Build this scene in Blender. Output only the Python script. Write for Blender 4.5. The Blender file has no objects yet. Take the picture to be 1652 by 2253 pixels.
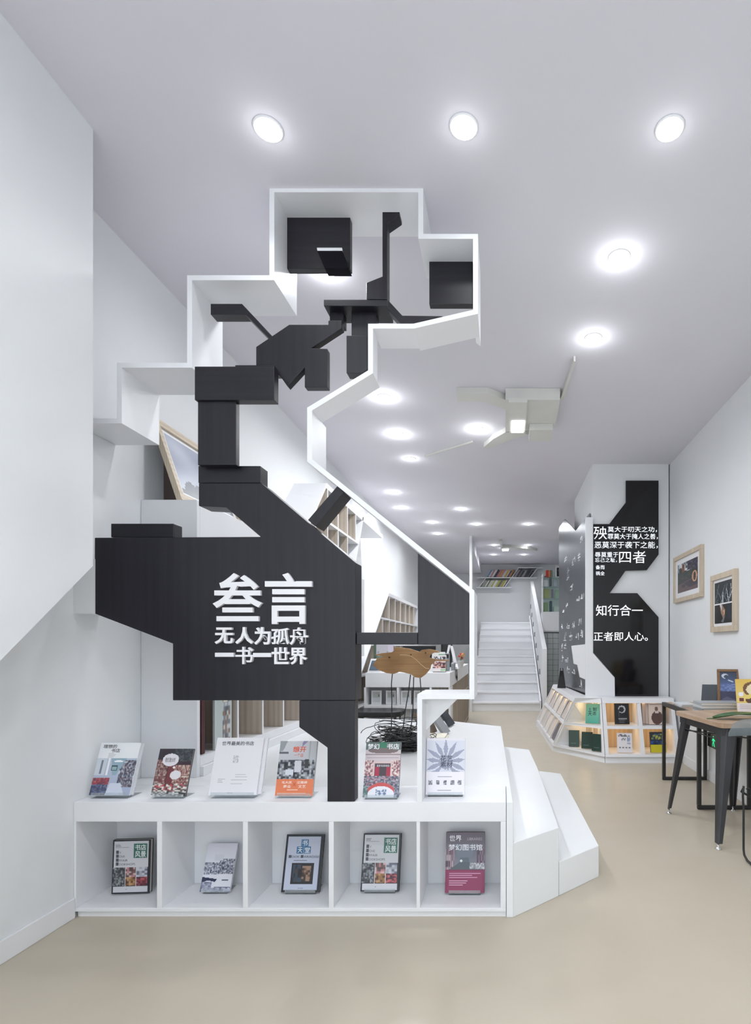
import bpy, bmesh, math, random
import numpy as np
from mathutils import Vector, Matrix
random.seed(7)
rng = np.random.default_rng(7)
S = bpy.context.scene
C = S.collection
# ------------------------------------------------------------------ camera
F, VX, VY, CAMH = 1180.0, 1108.0, 1422.0, 1.28      # focal length and level vanishing point in photo pixels, eye height
cd = bpy.data.cameras.new('camera'); cam = bpy.data.objects.new('camera', cd); C.objects.link(cam)
cam.location = (0, 0, CAMH); cam.rotation_euler = (math.pi/2, 0, 0)
cd.sensor_fit = 'HORIZONTAL'; cd.sensor_width = 36; cd.lens = F*36/1652
cd.shift_x = -(VX-826)/1652; cd.shift_y = (VY-1126.5)/1652
cd.clip_start = .02; cd.clip_end = 100
S.camera = cam
# ------------------------------------------------------------------ world, exposure
w = bpy.data.worlds.new('world'); S.world = w; w.use_nodes = True
bg = w.node_tree.nodes['Background']; bg.inputs[0].default_value = (.86, .93, 1, 1); bg.inputs[1].default_value = 3.8
S.view_settings.view_transform = 'Standard'; S.view_settings.look = 'None'
S.view_settings.exposure = -.19; S.view_settings.gamma = 1.0
S.view_settings.use_curve_mapping = False
S.cycles.use_denoising = True
S.cycles.max_bounces = 6; S.cycles.diffuse_bounces = 4; S.cycles.glossy_bounces = 2
S.cycles.use_adaptive_sampling = True; S.cycles.adaptive_threshold = .08; S.cycles.adaptive_min_samples = 16
S.cycles.transparent_max_bounces = 8; S.cycles.transmission_bounces = 2
S.cycles.caustics_reflective = False; S.cycles.caustics_refractive = False
S.cycles.sample_clamp_indirect = 4.0
CEIL, ZC, STG = 3.44, 2.53, .545                    # ceiling height, depth of the installation's front, stage height
XL, XR = -2.03, 1.97                                # side walls
LAMP_W, GLOW_W = 5.2, .48

# ------------------------------------------------------------------ helpers
def P(px, py, d):                                   # photo pixel at a known depth -> point
    return Vector(((px-VX)/F*d, d, CAMH-(py-VY)/F*d))
def PZ(px, py, z):                                  # photo pixel on a level surface of height z
    d = (CAMH-z)*F/(py-VY); return Vector(((px-VX)/F*d, d, z))
def lin(c):
    c = c/255.0; return c/12.92 if c <= .04045 else ((c+.055)/1.055)**2.4
def rgb(r, g, b): return (lin(r), lin(g), lin(b))
MATS = {}
def mat(name, col, rough=.5, metal=0.0, var=.04, scale=6.0, bump=0.0, emis=0.0, spec=.5, coat=0.0, stretch=(1,1,1), bscale=60):
    if name in MATS: return MATS[name]
    m = bpy.data.materials.new(name); m.use_nodes = True; nt = m.node_tree; b = nt.nodes['Principled BSDF']
    tc = nt.nodes.new('ShaderNodeTexCoord'); mp = nt.nodes.new('ShaderNodeMapping'); mp.inputs['Scale'].default_value = stretch
    nt.links.new(tc.outputs['Object'], mp.inputs[0])
    nz = nt.nodes.new('ShaderNodeTexNoise'); nz.inputs['Scale'].default_value = scale; nz.inputs['Detail'].default_value = 4
    nt.links.new(mp.outputs[0], nz.inputs['Vector'])
    rp = nt.nodes.new('ShaderNodeValToRGB')
    rp.color_ramp.elements[0].position = .3; rp.color_ramp.elements[1].position = .7
    lo = tuple(max(0, v*(1-var)) for v in col)+(1,); hi = tuple(min(1, v*(1+var)) for v in col)+(1,)
    rp.color_ramp.elements[0].color = lo; rp.color_ramp.elements[1].color = hi
    nt.links.new(nz.outputs['Fac'], rp.inputs[0]); nt.links.new(rp.outputs[0], b.inputs['Base Color'])
    b.inputs['Roughness'].default_value = rough; b.inputs['Metallic'].default_value = metal
    b.inputs['Specular IOR Level'].default_value = spec; b.inputs['Coat Weight'].default_value = coat
    if emis:
        b.inputs['Emission Color'].default_value = (*col, 1); b.inputs['Emission Strength'].default_value = emis
    if bump:
        n2 = nt.nodes.new('ShaderNodeTexNoise'); n2.inputs['Scale'].default_value = bscale
        nt.links.new(mp.outputs[0], n2.inputs['Vector'])
        bp = nt.nodes.new('ShaderNodeBump'); bp.inputs['Strength'].default_value = bump; bp.inputs['Distance'].default_value = .002
        nt.links.new(n2.outputs['Fac'], bp.inputs['Height']); nt.links.new(bp.outputs[0], b.inputs['Normal'])
    if emis: m.cycles.emission_sampling = 'NONE'    # seen directly; the real lamps carry the light
    MATS[name] = m; return m
def grain(name, dark, light, rough, vec=(14,14,1.1), dist=4.0, bump=.25, spec=.5, wscale=1.0, wmix=.3):
    m = bpy.data.materials.new(name); m.use_nodes = True; nt = m.node_tree; b = nt.nodes['Principled BSDF']
    tc = nt.nodes.new('ShaderNodeTexCoord'); mp = nt.nodes.new('ShaderNodeMapping'); mp.inputs['Scale'].default_value = vec
    nt.links.new(tc.outputs['Object'], mp.inputs[0])
    wv = nt.nodes.new('ShaderNodeTexWave'); wv.wave_type = 'BANDS'; wv.bands_direction = 'X'
    wv.inputs['Scale'].default_value = wscale; wv.inputs['Distortion'].default_value = dist; wv.inputs['Detail'].default_value = 3; wv.inputs['Detail Scale'].default_value = .6
    nt.links.new(mp.outputs[0], wv.inputs['Vector'])
    m2 = nt.nodes.new('ShaderNodeMapping'); m2.inputs['Scale'].default_value = tuple(v*9 if v > 2 else v*2.5 for v in vec); nt.links.new(tc.outputs['Object'], m2.inputs[0])
    nz = nt.nodes.new('ShaderNodeTexNoise'); nz.inputs['Scale'].default_value = 1; nz.inputs['Detail'].default_value = 3; nt.links.new(m2.outputs[0], nz.inputs['Vector'])
    mx = nt.nodes.new('ShaderNodeMath'); mx.operation = 'MULTIPLY_ADD'; mx.inputs[1].default_value = wmix
    nt.links.new(wv.outputs['Fac'], mx.inputs[0]); 
    m3 = nt.nodes.new('ShaderNodeMath'); m3.operation = 'MULTIPLY'; m3.inputs[1].default_value = 1-wmix; nt.links.new(nz.outputs['Fac'], m3.inputs[0]); nt.links.new(m3.outputs[0], mx.inputs[2])
    rp = nt.nodes.new('ShaderNodeValToRGB'); rp.color_ramp.elements[0].color = (*dark,1); rp.color_ramp.elements[1].color = (*light,1)
    rp.color_ramp.elements[0].position = .25; rp.color_ramp.elements[1].position = .75
    nt.links.new(mx.outputs[0], rp.inputs[0]); nt.links.new(rp.outputs[0], b.inputs['Base Color'])
    b.inputs['Roughness'].default_value = rough; b.inputs['Specular IOR Level'].default_value = spec
    bp = nt.nodes.new('ShaderNodeBump'); bp.inputs['Strength'].default_value = bump; bp.inputs['Distance'].default_value = .0015
    nt.links.new(mx.outputs[0], bp.inputs['Height']); nt.links.new(bp.outputs[0], b.inputs['Normal'])
    MATS[name] = m; return m
def clear(name, tint, trans=.85, rough=.05):
    m = bpy.data.materials.new(name); m.use_nodes = True; nt = m.node_tree
    for n in list(nt.nodes):
        if n.type == 'BSDF_PRINCIPLED': nt.nodes.remove(n)
    out = [n for n in nt.nodes if n.type == 'OUTPUT_MATERIAL'][0]
    t = nt.nodes.new('ShaderNodeBsdfTransparent'); t.inputs[0].default_value = (*tint, 1)
    g = nt.nodes.new('ShaderNodeBsdfPrincipled'); g.inputs['Base Color'].default_value = (*[v*.8 for v in tint], 1); g.inputs['Roughness'].default_value = rough
    mx = nt.nodes.new('ShaderNodeMixShader'); mx.inputs[0].default_value = 1-trans
    nt.links.new(t.outputs[0], mx.inputs[1]); nt.links.new(g.outputs[0], mx.inputs[2]); nt.links.new(mx.outputs[0], out.inputs[0])
    MATS[name] = m; return m
def print_mat():
    m = bpy.data.materials.new('printed_paper'); m.use_nodes = True; nt = m.node_tree; b = nt.nodes['Principled BSDF']
    a = nt.nodes.new('ShaderNodeVertexColor'); a.layer_name = 'print'
    nt.links.new(a.outputs['Color'], b.inputs['Base Color']); b.inputs['Roughness'].default_value = .35
    MATS['printed_paper'] = m; return m
print_mat()
WALL = mat('wall_paint', (.80,.815,.83), .75, var=.012, scale=2, bump=.05)
CEILM = mat('ceiling_paint', (.735,.718,.775), .85, var=.01, scale=2)
WHITE = mat('white_lacquer', (.84,.845,.87), .38, var=.01, scale=3)
STAGE = mat('white_stage_lacquer', (.83,.845,.86), .26, var=.012, scale=3)
GREYW = mat('pale_grey_paint', (.62,.63,.64), .5)
BLACK = grain('black_oak', (.0050,.0044,.0080), (.0135,.0122,.0195), .40, (6,6,.55), 9, .25, wmix=.13)
BLACKH = grain('black_oak_crosswise', (.0050,.0044,.0080), (.0135,.0122,.0195), .40, (.55,.55,6), 9, .25, wmix=.13)
GLOSSB = mat('black_gloss_panel', (.008,.008,.010), .10, var=.1)
WOOD = grain('pale_oak', (.44,.37,.30), (.58,.51,.43), .5, (7,7,.6), 3, .1)
FRAMEW = grain('ash_frame_wood', (.52,.43,.32), (.68,.58,.45), .5, (30,30,2), 3, .1)
TAN = grain('tan_veneer', (.50,.36,.22), (.62,.47,.31), .5, (6,6,.5), 2, .08)
TABLEW = grain('table_oak', (.38,.25,.16), (.52,.37,.26), .45, (2,12,9), 3, .15)
PLY = grain('walnut_board', (.27,.14,.055), (.42,.24,.105), .5, (1.2,12,12), 4, .2)
METAL = mat('brushed_steel', (.23,.245,.265), .26, metal=1.0, var=.08, scale=2, stretch=(1,1,60))
GUN = mat('gunmetal', (.075,.075,.08), .38, metal=.7, var=.1)
DARKM = mat('dark_powder_coat', (.035,.036,.037), .45, metal=.3)
CHROME = mat('chrome', (.75,.75,.75), .12, metal=1.0)
WIRE = mat('black_wire', (.012,.012,.013), .35)
LAMP = mat('lamp_diffuser', (1,.99,.97), .5, var=0, emis=9.0)
LETW = mat('white_letter', (.84,.83,.86), .5, var=.01)
GLOW = mat('backlit_letter', (.93,.96,1), .5, var=0, emis=1.0)
WARM = mat('warm_led', (1,.78,.45), .5, var=0, emis=3.0)
ACRY = clear('clear_acrylic', (.95,.97,.98), .82)
GLASSG = clear('green_glass', (.88,.95,.93), .72)
WGLASS = clear('window_glass', (.97,.98,.98), .93)
SMOKE = clear('smoky_plastic', (.74,.80,.83), .78)
PAPER = mat('book_pages', (.74,.71,.65), .8, var=.1, scale=3, stretch=(1,60,1))
FLOORM = None
def floor_mat():
    m = bpy.data.materials.new('beige_floor_resin'); m.use_nodes = True; nt = m.node_tree; b = nt.nodes['Principled BSDF']
    tc = nt.nodes.new('ShaderNodeTexCoord')
    n1 = nt.nodes.new('ShaderNodeTexNoise'); n1.inputs['Scale'].default_value = 1.6; n1.inputs['Detail'].default_value = 6
    nt.links.new(tc.outputs['Object'], n1.inputs['Vector'])
    rp = nt.nodes.new('ShaderNodeValToRGB'); rp.color_ramp.elements[0].position = .3; rp.color_ramp.elements[1].position = .7
    rp.color_ramp.elements[0].color = (.505,.445,.35,1); rp.color_ramp.elements[1].color = (.535,.475,.385,1)
    nt.links.new(n1.outputs['Fac'], rp.inputs[0]); nt.links.new(rp.outputs[0], b.inputs['Base Color'])
    n2 = nt.nodes.new('ShaderNodeTexNoise'); n2.inputs['Scale'].default_value = 8
    nt.links.new(tc.outputs['Object'], n2.inputs['Vector'])
    mr = nt.nodes.new('ShaderNodeMapRange'); mr.inputs[3].default_value = .28; mr.inputs[4].default_value = .42
    nt.links.new(n2.outputs['Fac'], mr.inputs[0]); nt.links.new(mr.outputs[0], b.inputs['Roughness'])
    return m
FLOORM = floor_mat()

class MB:
    def __init__(s): s.v = []; s.f = []
    def add(s, vs, fs):
        o = len(s.v); s.v += [tuple(x) for x in vs]; s.f += [tuple(i+o for i in f) for f in fs]; return s
    def hexa(s, p):                                  # p: 4 bottom points (ccw), 4 top points
        return s.add(p, [(3,2,1,0),(4,5,6,7),(0,1,5,4),(1,2,6,5),(2,3,7,6),(3,0,4,7)])
    def box(s, x0, x1, y0, y1, z0, z1):
        return s.hexa([(x0,y0,z0),(x1,y0,z0),(x1,y1,z0),(x0,y1,z0),(x0,y0,z1),(x1,y0,z1),(x1,y1,z1),(x0,y1,z1)])
    def warp(s, fn, s0, s1, t0, t1, d0, d1):
        return s.hexa([fn(s0,t0,d0),fn(s1,t0,d0),fn(s1,t0,d1),fn(s0,t0,d1),fn(s0,t1,d0),fn(s1,t1,d0),fn(s1,t1,d1),fn(s0,t1,d1)])
    def prism(s, front, back):                       # two matching polygons
        n = len(front); s.add(list(front)+list(back), [tuple(range(n)), tuple(range(2*n-1, n-1, -1))]+[(i, i+n, (i+1)%n+n, (i+1)%n) for i in range(n)]); return s
    def pxprism(s, pts, d0, d1):                     # polygon traced at depth d0, pushed straight back to d1
        fr = [P(x,y,d0) for x,y in pts]; return s.prism(fr, [Vector((q.x, d1, q.z)) for q in fr])
    def slab(s, pts, z0, z1):                        # plan polygon
        return s.prism([(x,y,z0) for x,y in pts], [(x,y,z1) for x,y in pts])
    def tube(s, pts, r, n=8, closed=False):
        pts = [Vector(p) for p in pts]; rings = []; up = None
        m = len(pts)
        for i, p in enumerate(pts):
            a = pts[i-1] if (i > 0 or closed) else p; b = pts[(i+1)%m] if (i < m-1 or closed) else p
            t = (b-a).normalized() if (b-a).length > 1e-9 else Vector((0,0,1))
            if up is None or abs(up.dot(t)) > .99: up = Vector((0,0,1)) if abs(t.z) < .9 else Vector((1,0,0))
            u = (up - t*up.dot(t)).normalized(); v = t.cross(u); up = u
            rr = r[i] if isinstance(r, (list,tuple)) else r
            rings.append([p+u*rr*math.cos(2*math.pi*k/n)+v*rr*math.sin(2*math.pi*k/n) for k in range(n)])
        vs = [q for R in rings for q in R]; fs = []
        for i in range(m if closed else m-1):
            j = (i+1) % m
            for k in range(n): fs.append((i*n+k, i*n+(k+1)%n, j*n+(k+1)%n, j*n+k))
        if not closed: fs += [tuple(range(n-1,-1,-1)), tuple((m-1)*n+k for k in range(n))]
        return s.add(vs, fs)
    def lathe(s, prof, c, n=24):                     # profile (r,z) round a vertical axis at c
        vs = []; fs = []
        for r, z in prof:
            for k in range(n):
                a = 2*math.pi*k/n; vs.append((c[0]+r*math.cos(a), c[1]+r*math.sin(a), c[2]+z))
        for i in range(len(prof)-1):
            for k in range(n): fs.append((i*n+k, i*n+(k+1)%n, (i+1)*n+(k+1)%n, (i+1)*n+k))
        fs += [tuple(range(n-1,-1,-1)), tuple((len(prof)-1)*n+k for k in range(n))]
        return s.add(vs, fs)
    def build(s, name, m, parent=None, bevel=0, smooth=False):
        me = bpy.data.meshes.new(name); me.from_pydata(s.v, [], s.f)
        bm = bmesh.new(); bm.from_mesh(me); bmesh.ops.recalc_face_normals(bm, faces=bm.faces)
        if bevel: bmesh.ops.bevel(bm, geom=[e for e in bm.edges if len(e.link_faces) == 2 and e.calc_face_angle(0) > .3], offset=bevel, segments=2, affect='EDGES', profile=.5)
        bm.to_mesh(me); bm.free()
        if smooth: me.shade_smooth()
        me.materials.append(m)
        o = bpy.data.objects.new(name, me); C.objects.link(o)
        if parent: o.parent = parent; o.matrix_parent_inverse = Matrix.Translation(parent.location).inverted() if parent.type == 'EMPTY' and parent.rotation_euler.to_quaternion().angle < 1e-6 else Matrix()
        return o
def tag(o, label=None, cat=None, group=None, kind=None):
    if label: o['label'] = label
    if cat: o['category'] = cat
    if group: o['group'] = group
    if kind: o['kind'] = kind
    return o
def thing(name, label, cat, loc=(0,0,0), group=None):
    o = bpy.data.objects.new(name, None); o.empty_display_size = .05; o.location = loc; C.objects.link(o)
    return tag(o, label, cat, group)
def struct(name, mb, m, label=None, bevel=0):
    o = mb.build(name, m, bevel=bevel); return tag(o, label, kind='structure')
def plain_parent(o, parent):                         # child given in the parent's own coordinates
    o.parent = parent; o.matrix_parent_inverse = Matrix(); return o

# ---- flat print: a small painted canvas turned into coloured cells
class Cv:
    def __init__(s, w, h, bg): s.a = np.zeros((h, w, 3)); s.a[:] = bg; s.w = w; s.h = h
    def _g(s):
        y, x = np.mgrid[0:s.h, 0:s.w]; return (x+.5)/s.w, (y+.5)/s.h
    def rect(s, x0, y0, x1, y1, c): s.a[int(round(y0*s.h)):int(round(y1*s.h)), int(round(x0*s.w)):int(round(x1*s.w))] = c; return s
    def ell(s, cx, cy, rx, ry, c):
        x, y = s._g(); s.a[((x-cx)/rx)**2+((y-cy)/ry)**2 <= 1] = c; return s
    def poly(s, pts, c):
        x, y = s._g(); ins = np.zeros(x.shape, bool); n = len(pts)
        for i in range(n):
            x1, y1 = pts[i]; x2, y2 = pts[(i+1) % n]
            if y1 == y2: continue
            ins ^= ((y1 > y) != (y2 > y)) & (x < (x2-x1)*(y-y1)/(y2-y1)+x1)
        s.a[ins] = c; return s
    def mix(s, x0, y0, x1, y1, cols, cw=1, ch=1):    # patchwork of colours
        X0, X1, Y0, Y1 = int(x0*s.w), int(x1*s.w), int(y0*s.h), int(y1*s.h)
        for yy in range(Y0, Y1, ch):
            for xx in range(X0, X1, cw): s.a[yy:min(yy+ch, Y1), xx:min(xx+cw, X1)] = cols[rng.integers(len(cols))]
        b = s.a[Y0:Y1, X0:X1]; p_ = np.pad(b, ((1,1),(1,1),(0,0)), 'edge'); s.a[Y0:Y1, X0:X1] = .36*b+.16*(p_[:-2,1:-1]+p_[2:,1:-1]+p_[1:-1,:-2]+p_[1:-1,2:])
        return s
    def grad(s, x0, y0, x1, y1, c0, c1):
        X0, X1, Y0, Y1 = int(x0*s.w), int(x1*s.w), int(y0*s.h), int(y1*s.h)
        t = np.linspace(0, 1, max(1, Y1-Y0))[:, None, None]; s.a[Y0:Y1, X0:X1] = np.array(c0)*(1-t)+np.array(c1)*t; return s
    def shelves(s, x0, y0, x1, y1, rows, cols, edge=(90,70,60)):
        for r in range(rows):
            a = y0+(y1-y0)*r/rows; b = y0+(y1-y0)*(r+1)/rows
            s.mix(x0, a, x1, b, cols, 1, 3); s.rect(x0, b-.012, x1, b, edge)
        return s
    def lines(s, x0, y0, x1, n, dy, c, cv=None):
        for i in range(n): s.rect(x0, y0+i*dy, x0+(x1-x0)*rng.uniform(.6, 1), y0+i*dy+.5/s.h*1.6, c)
        return s
def print_mesh(cv, fn):                              # fn(u,v): u right, v down, both 0..1 -> point
    H, W = cv.h, cv.w; vs = []
    for j in range(H+1):
        for i in range(W+1): vs.append(fn(i/W, j/H))
    fs = [(j*(W+1)+i, (j+1)*(W+1)+i, (j+1)*(W+1)+i+1, j*(W+1)+i+1) for j in range(H) for i in range(W)]
    me = bpy.data.meshes.new('print'); me.from_pydata(vs, [], fs)
    at = me.color_attributes.new('print', 'FLOAT_COLOR', 'CORNER')
    c = cv.a.reshape(-1, 3)/255.0; c = np.where(c <= .04045, c/12.92, ((c+.055)/1.055)**2.4)
    full = np.ones((c.shape[0]*4, 4), np.float32); full[:, :3] = np.repeat(c, 4, 0)
    at.data.foreach_set('color', full.ravel()); me.materials.append(MATS['printed_paper'])
    return me
def add_print(name, cv, fn, parent):
    o = bpy.data.objects.new(name, print_mesh(cv, fn)); C.objects.link(o); return plain_parent(o, parent) if parent else o
# ---- lettering
TXT = {}
def glyphs(txt, off=0.0, ext=0.0, bev=0.0):
    k = (txt, off, ext, bev)
    if k in TXT: return TXT[k]
    cu = bpy.data.curves.new('text', 'FONT'); cu.body = txt; cu.size = 1; cu.offset = off; cu.extrude = ext; cu.resolution_u = 3
    cu.bevel_depth = bev; cu.bevel_resolution = 0
    o = bpy.data.objects.new('text', cu); C.objects.link(o); dg = bpy.context.evaluated_depsgraph_get(); dg.update()
    me = bpy.data.meshes.new_from_object(o.evaluated_get(dg)); bpy.data.objects.remove(o); bpy.data.curves.remove(cu)
    v = np.array([p.co[:] for p in me.vertices]); f = [tuple(p.vertices) for p in me.polygons]; bpy.data.meshes.remove(me)
    TXT[k] = (v, f); return TXT[k]
def text_into(mb, txt, fn, off=0.0, ext=0.0, keep=None, depth=1.0, bev=0.0):
    """fit the text's own bounds to the unit square; fn(u right, v up, d out) -> point. keep: width/height of target to keep the glyph proportions"""
    v, f = glyphs(txt, off, ext, bev)
    lo = v.min(0); hi = v.max(0); sz = np.maximum(hi-lo, 1e-6)
    u = (v[:,0]-lo[0])/sz[0]; t = (v[:,1]-lo[1])/sz[1]
    if keep:
        r = (sz[0]/sz[1])/keep
        if r > 1: t = (t-.5)/r+.5
        else: u = u*r
    d = (v[:,2]-lo[2])/sz[2]*depth if ext else np.zeros(len(v))
    mb.add([fn(a, b, c) for a, b, c in zip(u, t, d)], f); return mb

# ================================================================== THE ROOM
YF, YB, YE = -1.7, 16.0, 10.8
ZS, RI, TR, NS = 10.6, .176, .40, 11                # stairs: first riser depth, rise, going, steps
SX0, SX1 = -.62, .71
struct('floor', MB().box(XL-.1, XR+.1, YF, YB+.1, -.1, 0), FLOORM, 'beige seamless resin floor')
cm = MB().box(XL-.1, XR+.1, YF, YE, CEIL, CEIL+.3)
struct('ceiling', cm, CEILM, 'white ceiling with round downlights')
struct('ceiling_rear_left', MB().box(XL-.1, SX0-.05, YE, YB+.1, CEIL, 3.719), CEILM, 'white ceiling left of the stairs')
struct('ceiling_rear', MB().box(XL-.1, XR+.1, YE, YB+.1, 3.72, 3.9), CEILM, 'raised white ceiling above the stairs')
struct('wall_left', MB().box(XL-.1, XL, YF, YB, 0, 3.9), WALL, 'plain white wall on the left')
struct('wall_right', MB().box(XR, XR+.1, YF, YB, 0, 3.9), WALL, 'plain white wall on the right')
struct('wall_back', MB().box(XL-.1, XR+.1, YB, YB+.1, 0, 3.9), WALL, 'white wall behind the stair landing')
struct('baseboard_left', MB().box(XL, XL+.012, YF, ZC-.002, 0, .095), WHITE, 'low white skirting of the left wall', bevel=.003)
struct('baseboard_right', MB().box(XR-.012, XR, YF, 5.86, 0, .095), WHITE, 'low white skirting of the right wall', bevel=.003)
# slanting enclosure that hangs over the left wall
oh = [(2.24, CEIL), (2.24, 1.616), (.51, 0), (YF, 0), (YF, CEIL)]
struct('wall_enclosure', MB().prism([(XL,y,z) for y,z in oh], [(-1.715,y,z) for y,z in oh]), WALL, 'white wall mass with a slanting lower edge at upper left')
# filler between left wall and the black panel
struct('trim_1', MB().pxprism([(160,1230),(208,1230),(208,1350),(160,1350)], ZC, ZC+.16), WALL, 'short white filler between left wall and black panel')
# unseen street front added behind the camera to let sky light in: posts, glass
struct('wall_front', MB().box(XL-.1, XR+.1, YF-.1, YF, 2.6, CEIL+.3).box(XL-.1, XL+.02, YF-.1, YF, 0, 2.6).box(XR-.02, XR+.1, YF-.1, YF, 0, 2.6), WALL, 'unseen shop front wall behind the viewer')  # lintel kept low to hold window light off the ceiling
wn = struct('added_window', MB().box(XL+.02, XR-.02, YF-.055, YF-.045, .12, 2.54), WGLASS, 'unseen shop window glass added for daylight behind the viewer')
fr = MB()
for x in (XL+.02, -.75, .62, XR-.08): fr.box(x, x+.06, YF-.08, YF-.02, 0, 2.6)
fr.box(XL+.02, XR-.02, YF-.08, YF-.02, 0, .12).box(XL+.02, XR-.02, YF-.08, YF-.02, 2.54, 2.6)
o = fr.build('added_window_frame', DARKM); plain_parent(o, wn)
# column at the right with its side wall
struct('wall_column', MB().box(1.05, XR-.015, 6.36, 7.95, 0, CEIL), WALL, 'square white column by the right wall')

# ================================================================== DOWNLIGHTS
def downlight(px, py, cz, label, power=1.0, r=.053):
    d = F*(cz-CAMH)/(VY-py); x = (px-VX)/F*d
    t = thing('downlight', label, 'ceiling light', (x, d, cz), 'round downlights in the ceiling')
    MB().lathe([(r+.007,0),(r+.007,-.004),(r+.002,-.007),(r,-.004)], (x,d,cz), 24).build('trim_ring', WHITE, t, smooth=False)
    MB().lathe([(r,-.002),(r*.98,-.008),(r*.8,-.013),(r*.4,-.016),(r*.02,-.0165)], (x,d,cz), 24).build('diffuser', LAMP, t, smooth=True)
    for kind, e, dz in (('AREA', LAMP_W*power, .03), ('POINT', GLOW_W*power*(1.5 if 1 < d < 2.6 else (2.2 if d < 6 and 2.6 < d else 1)), .07)):
        l = bpy.data.lights.new('downlight_lamp', kind); l.energy = e; l.color = (.95, .978, 1)
        if kind == 'AREA': l.shape = 'DISK'; l.size = r*2; l.spread = math.radians(118 if 1 < d < 2.6 else 165)
        else: l.shadow_soft_size = .03
        lo = bpy.data.objects.new('downlight_lamp', l); C.objects.link(lo); lo.location = (0, 0, -dz); lo.parent = t
DL = [(590,283,'big round downlight at upper left of the ceiling'),(1020,278,'big round downlight at top centre of the ceiling'),(1473,282,'big round downlight at upper right of the ceiling'),
 (1362,565,'round downlight right of the sculpture\'s top box'),(1305,743,'round downlight above the branching ceiling lamp'),(718,594,'round downlight half hidden behind a black square'),
 (845,873,'downlight just right of the white zigzag outline'),(876,955,'downlight second in the row left of the ceiling lamp'),(1052,944,'downlight touching the left arm of the ceiling lamp'),
 (903,1009,'downlight at the tip of the lamp\'s long thin arm'),(865,1083,'downlight left, above the slanting white board'),(883,1117,'downlight close above the slanting white board'),
 (1015,1120,'downlight in the middle of the far ceiling'),(951,1149,'small downlight of a far pair, upper'),(963,1174,'small downlight of a far pair, lower'),
 (1048,1153,'small downlight right of the far pair'),(1162,1153,'small downlight left of the steel panel')]
for px, py, lb in DL: downlight(px, py, CEIL, lb, (.32 if px > 700 else .42) if py < 300 else (1.35 if py < 800 else 1.95))
# rows of lamps carried on out of view, added to light the cabinet front
for d, row in ((.75,'nearer'),(-.7,'street-side')):
    for x, side in ((-.99,'left'),(-.17,'middle'),(.69,'right')):
        downlight(VX+x/d*F, VY-(CEIL-CAMH)/d*F, CEIL, 'unseen round downlight above the viewer, %s row, %s' % (row, side), 1.55)
for px, py, lb in [(1087,1199,'tiny downlight over the stairs, rear left'),(1161,1199,'tiny downlight over the stairs, rear right'),(1086,1220,'tiny downlight over the stairs, far left'),(1152,1220,'tiny downlight over the stairs, far right')]:
    downlight(px, py, 3.72, lb, 1.7)

# ================================================================== DISPLAY CABINET + STEPPED STAGE
k = ZC/F
cab = thing('display_cabinet', 'low white cabinet of five open compartments holding single books', 'cabinet', (-1, ZC, 0))
def wx(px): return (px-VX)*k
def wz(py): return CAMH-(py-VY)*k
yb = ZC+.27
ztop, z1, z0 = STG, wz(1808), wz(1998)
XC1 = wx(1113)
MB().box(XL+.001, XC1, ZC, yb+.02, z1, ztop).build('top', WHITE, cab, bevel=.002)
MB().box(XL+.001, XC1, ZC, yb+.02, wz(2006), z0).build('bottom_board', WHITE, cab, bevel=.002)
MB().box(XL+.013, XC1, ZC+.012, ZC+.03, 0, wz(2006)).build('toe_kick', WHITE, cab)
MB().box(XL+.001, XC1, yb, yb+.02, z0, z1).build('back_panel', WHITE, cab)
for a, b in ((160,167),(345,356),(534,545),(723,734),(916,924),(1101,1113)):
    MB().box(max(XL+.001, wx(a)), wx(b), ZC, yb, z0, z1).build('divider', WHITE, cab, bevel=.0015)
stg = thing('stepped_stage', 'white lacquered stage with three angular steps on its right', 'stage', (0, 3.6, 0))
top = [(XL+.001,yb+.021),(XC1+.002,yb+.021),(XC1+.002,ZC),(.045,ZC),(-.025,4.93),(-.49,5.26),(-1.5,5.49),(XL+.001,5.52)]
MB().slab(top, .0, STG-.0).build('top_level', STAGE, stg, bevel=.003)
MB().slab([(.0452,ZC),(.2817,2.747),(.26,4.03),(.229,4.82),(.004,4.955),(-.02,4.9)], 0, .352).build('middle_step', STAGE, stg, bevel=.003)
MB().slab([(.283,2.749),(.528,2.98),(.494,4.66),(.315,4.76),(.262,4.1)], 0, .174).build('low_step', STAGE, stg, bevel=.003)

# ================================================================== THE TREE-LIKE INSTALLATION
tree = thing('bookshelf_sculpture', 'tall tree-like sculpture of black oak boards inside a white zigzag outline', 'sculpture', (wx(750), ZC+.1, STG))
path = [(163,926),(262.5,926),(262.5,803.5),(417,803.5),(417,611),(598,611),(598,417.5),(925.5,417.5),(925.5,520),(1046,520),(1046,686),(910,717.5),(815,717.5),(815,818),(681,900),(681,1013),(1038,1302),(1038,1533),(923,1533),(923,1764.6)]
hw = 5.4
def offs(i, sgn):
    p = Vector(path[i]); 
    d1 = (p-Vector(path[i-1])).normalized() if i > 0 else None
    d2 = (Vector(path[i+1])-p).normalized() if i < len(path)-1 else None
    if d1 is None: d1 = d2
    if d2 is None: d2 = d1
    n1 = Vector((-d1.y, d1.x)); n2 = Vector((-d2.y, d2.x)); m = (n1+n2); m = m/m.dot(n1)
    return p+m*hw*sgn
TDS = [.275]*10+[.19,.17,.09,.14,.20,.12]+[.275]*5
for i in range(len(path)-1):
    q = [offs(i,1), offs(i+1,1), offs(i+1,-1), offs(i,-1)]
    MB().pxprism([(a.x,a.y) for a in q], ZC, ZC+TDS[i]).build('outline_board', WHITE, tree)
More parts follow.
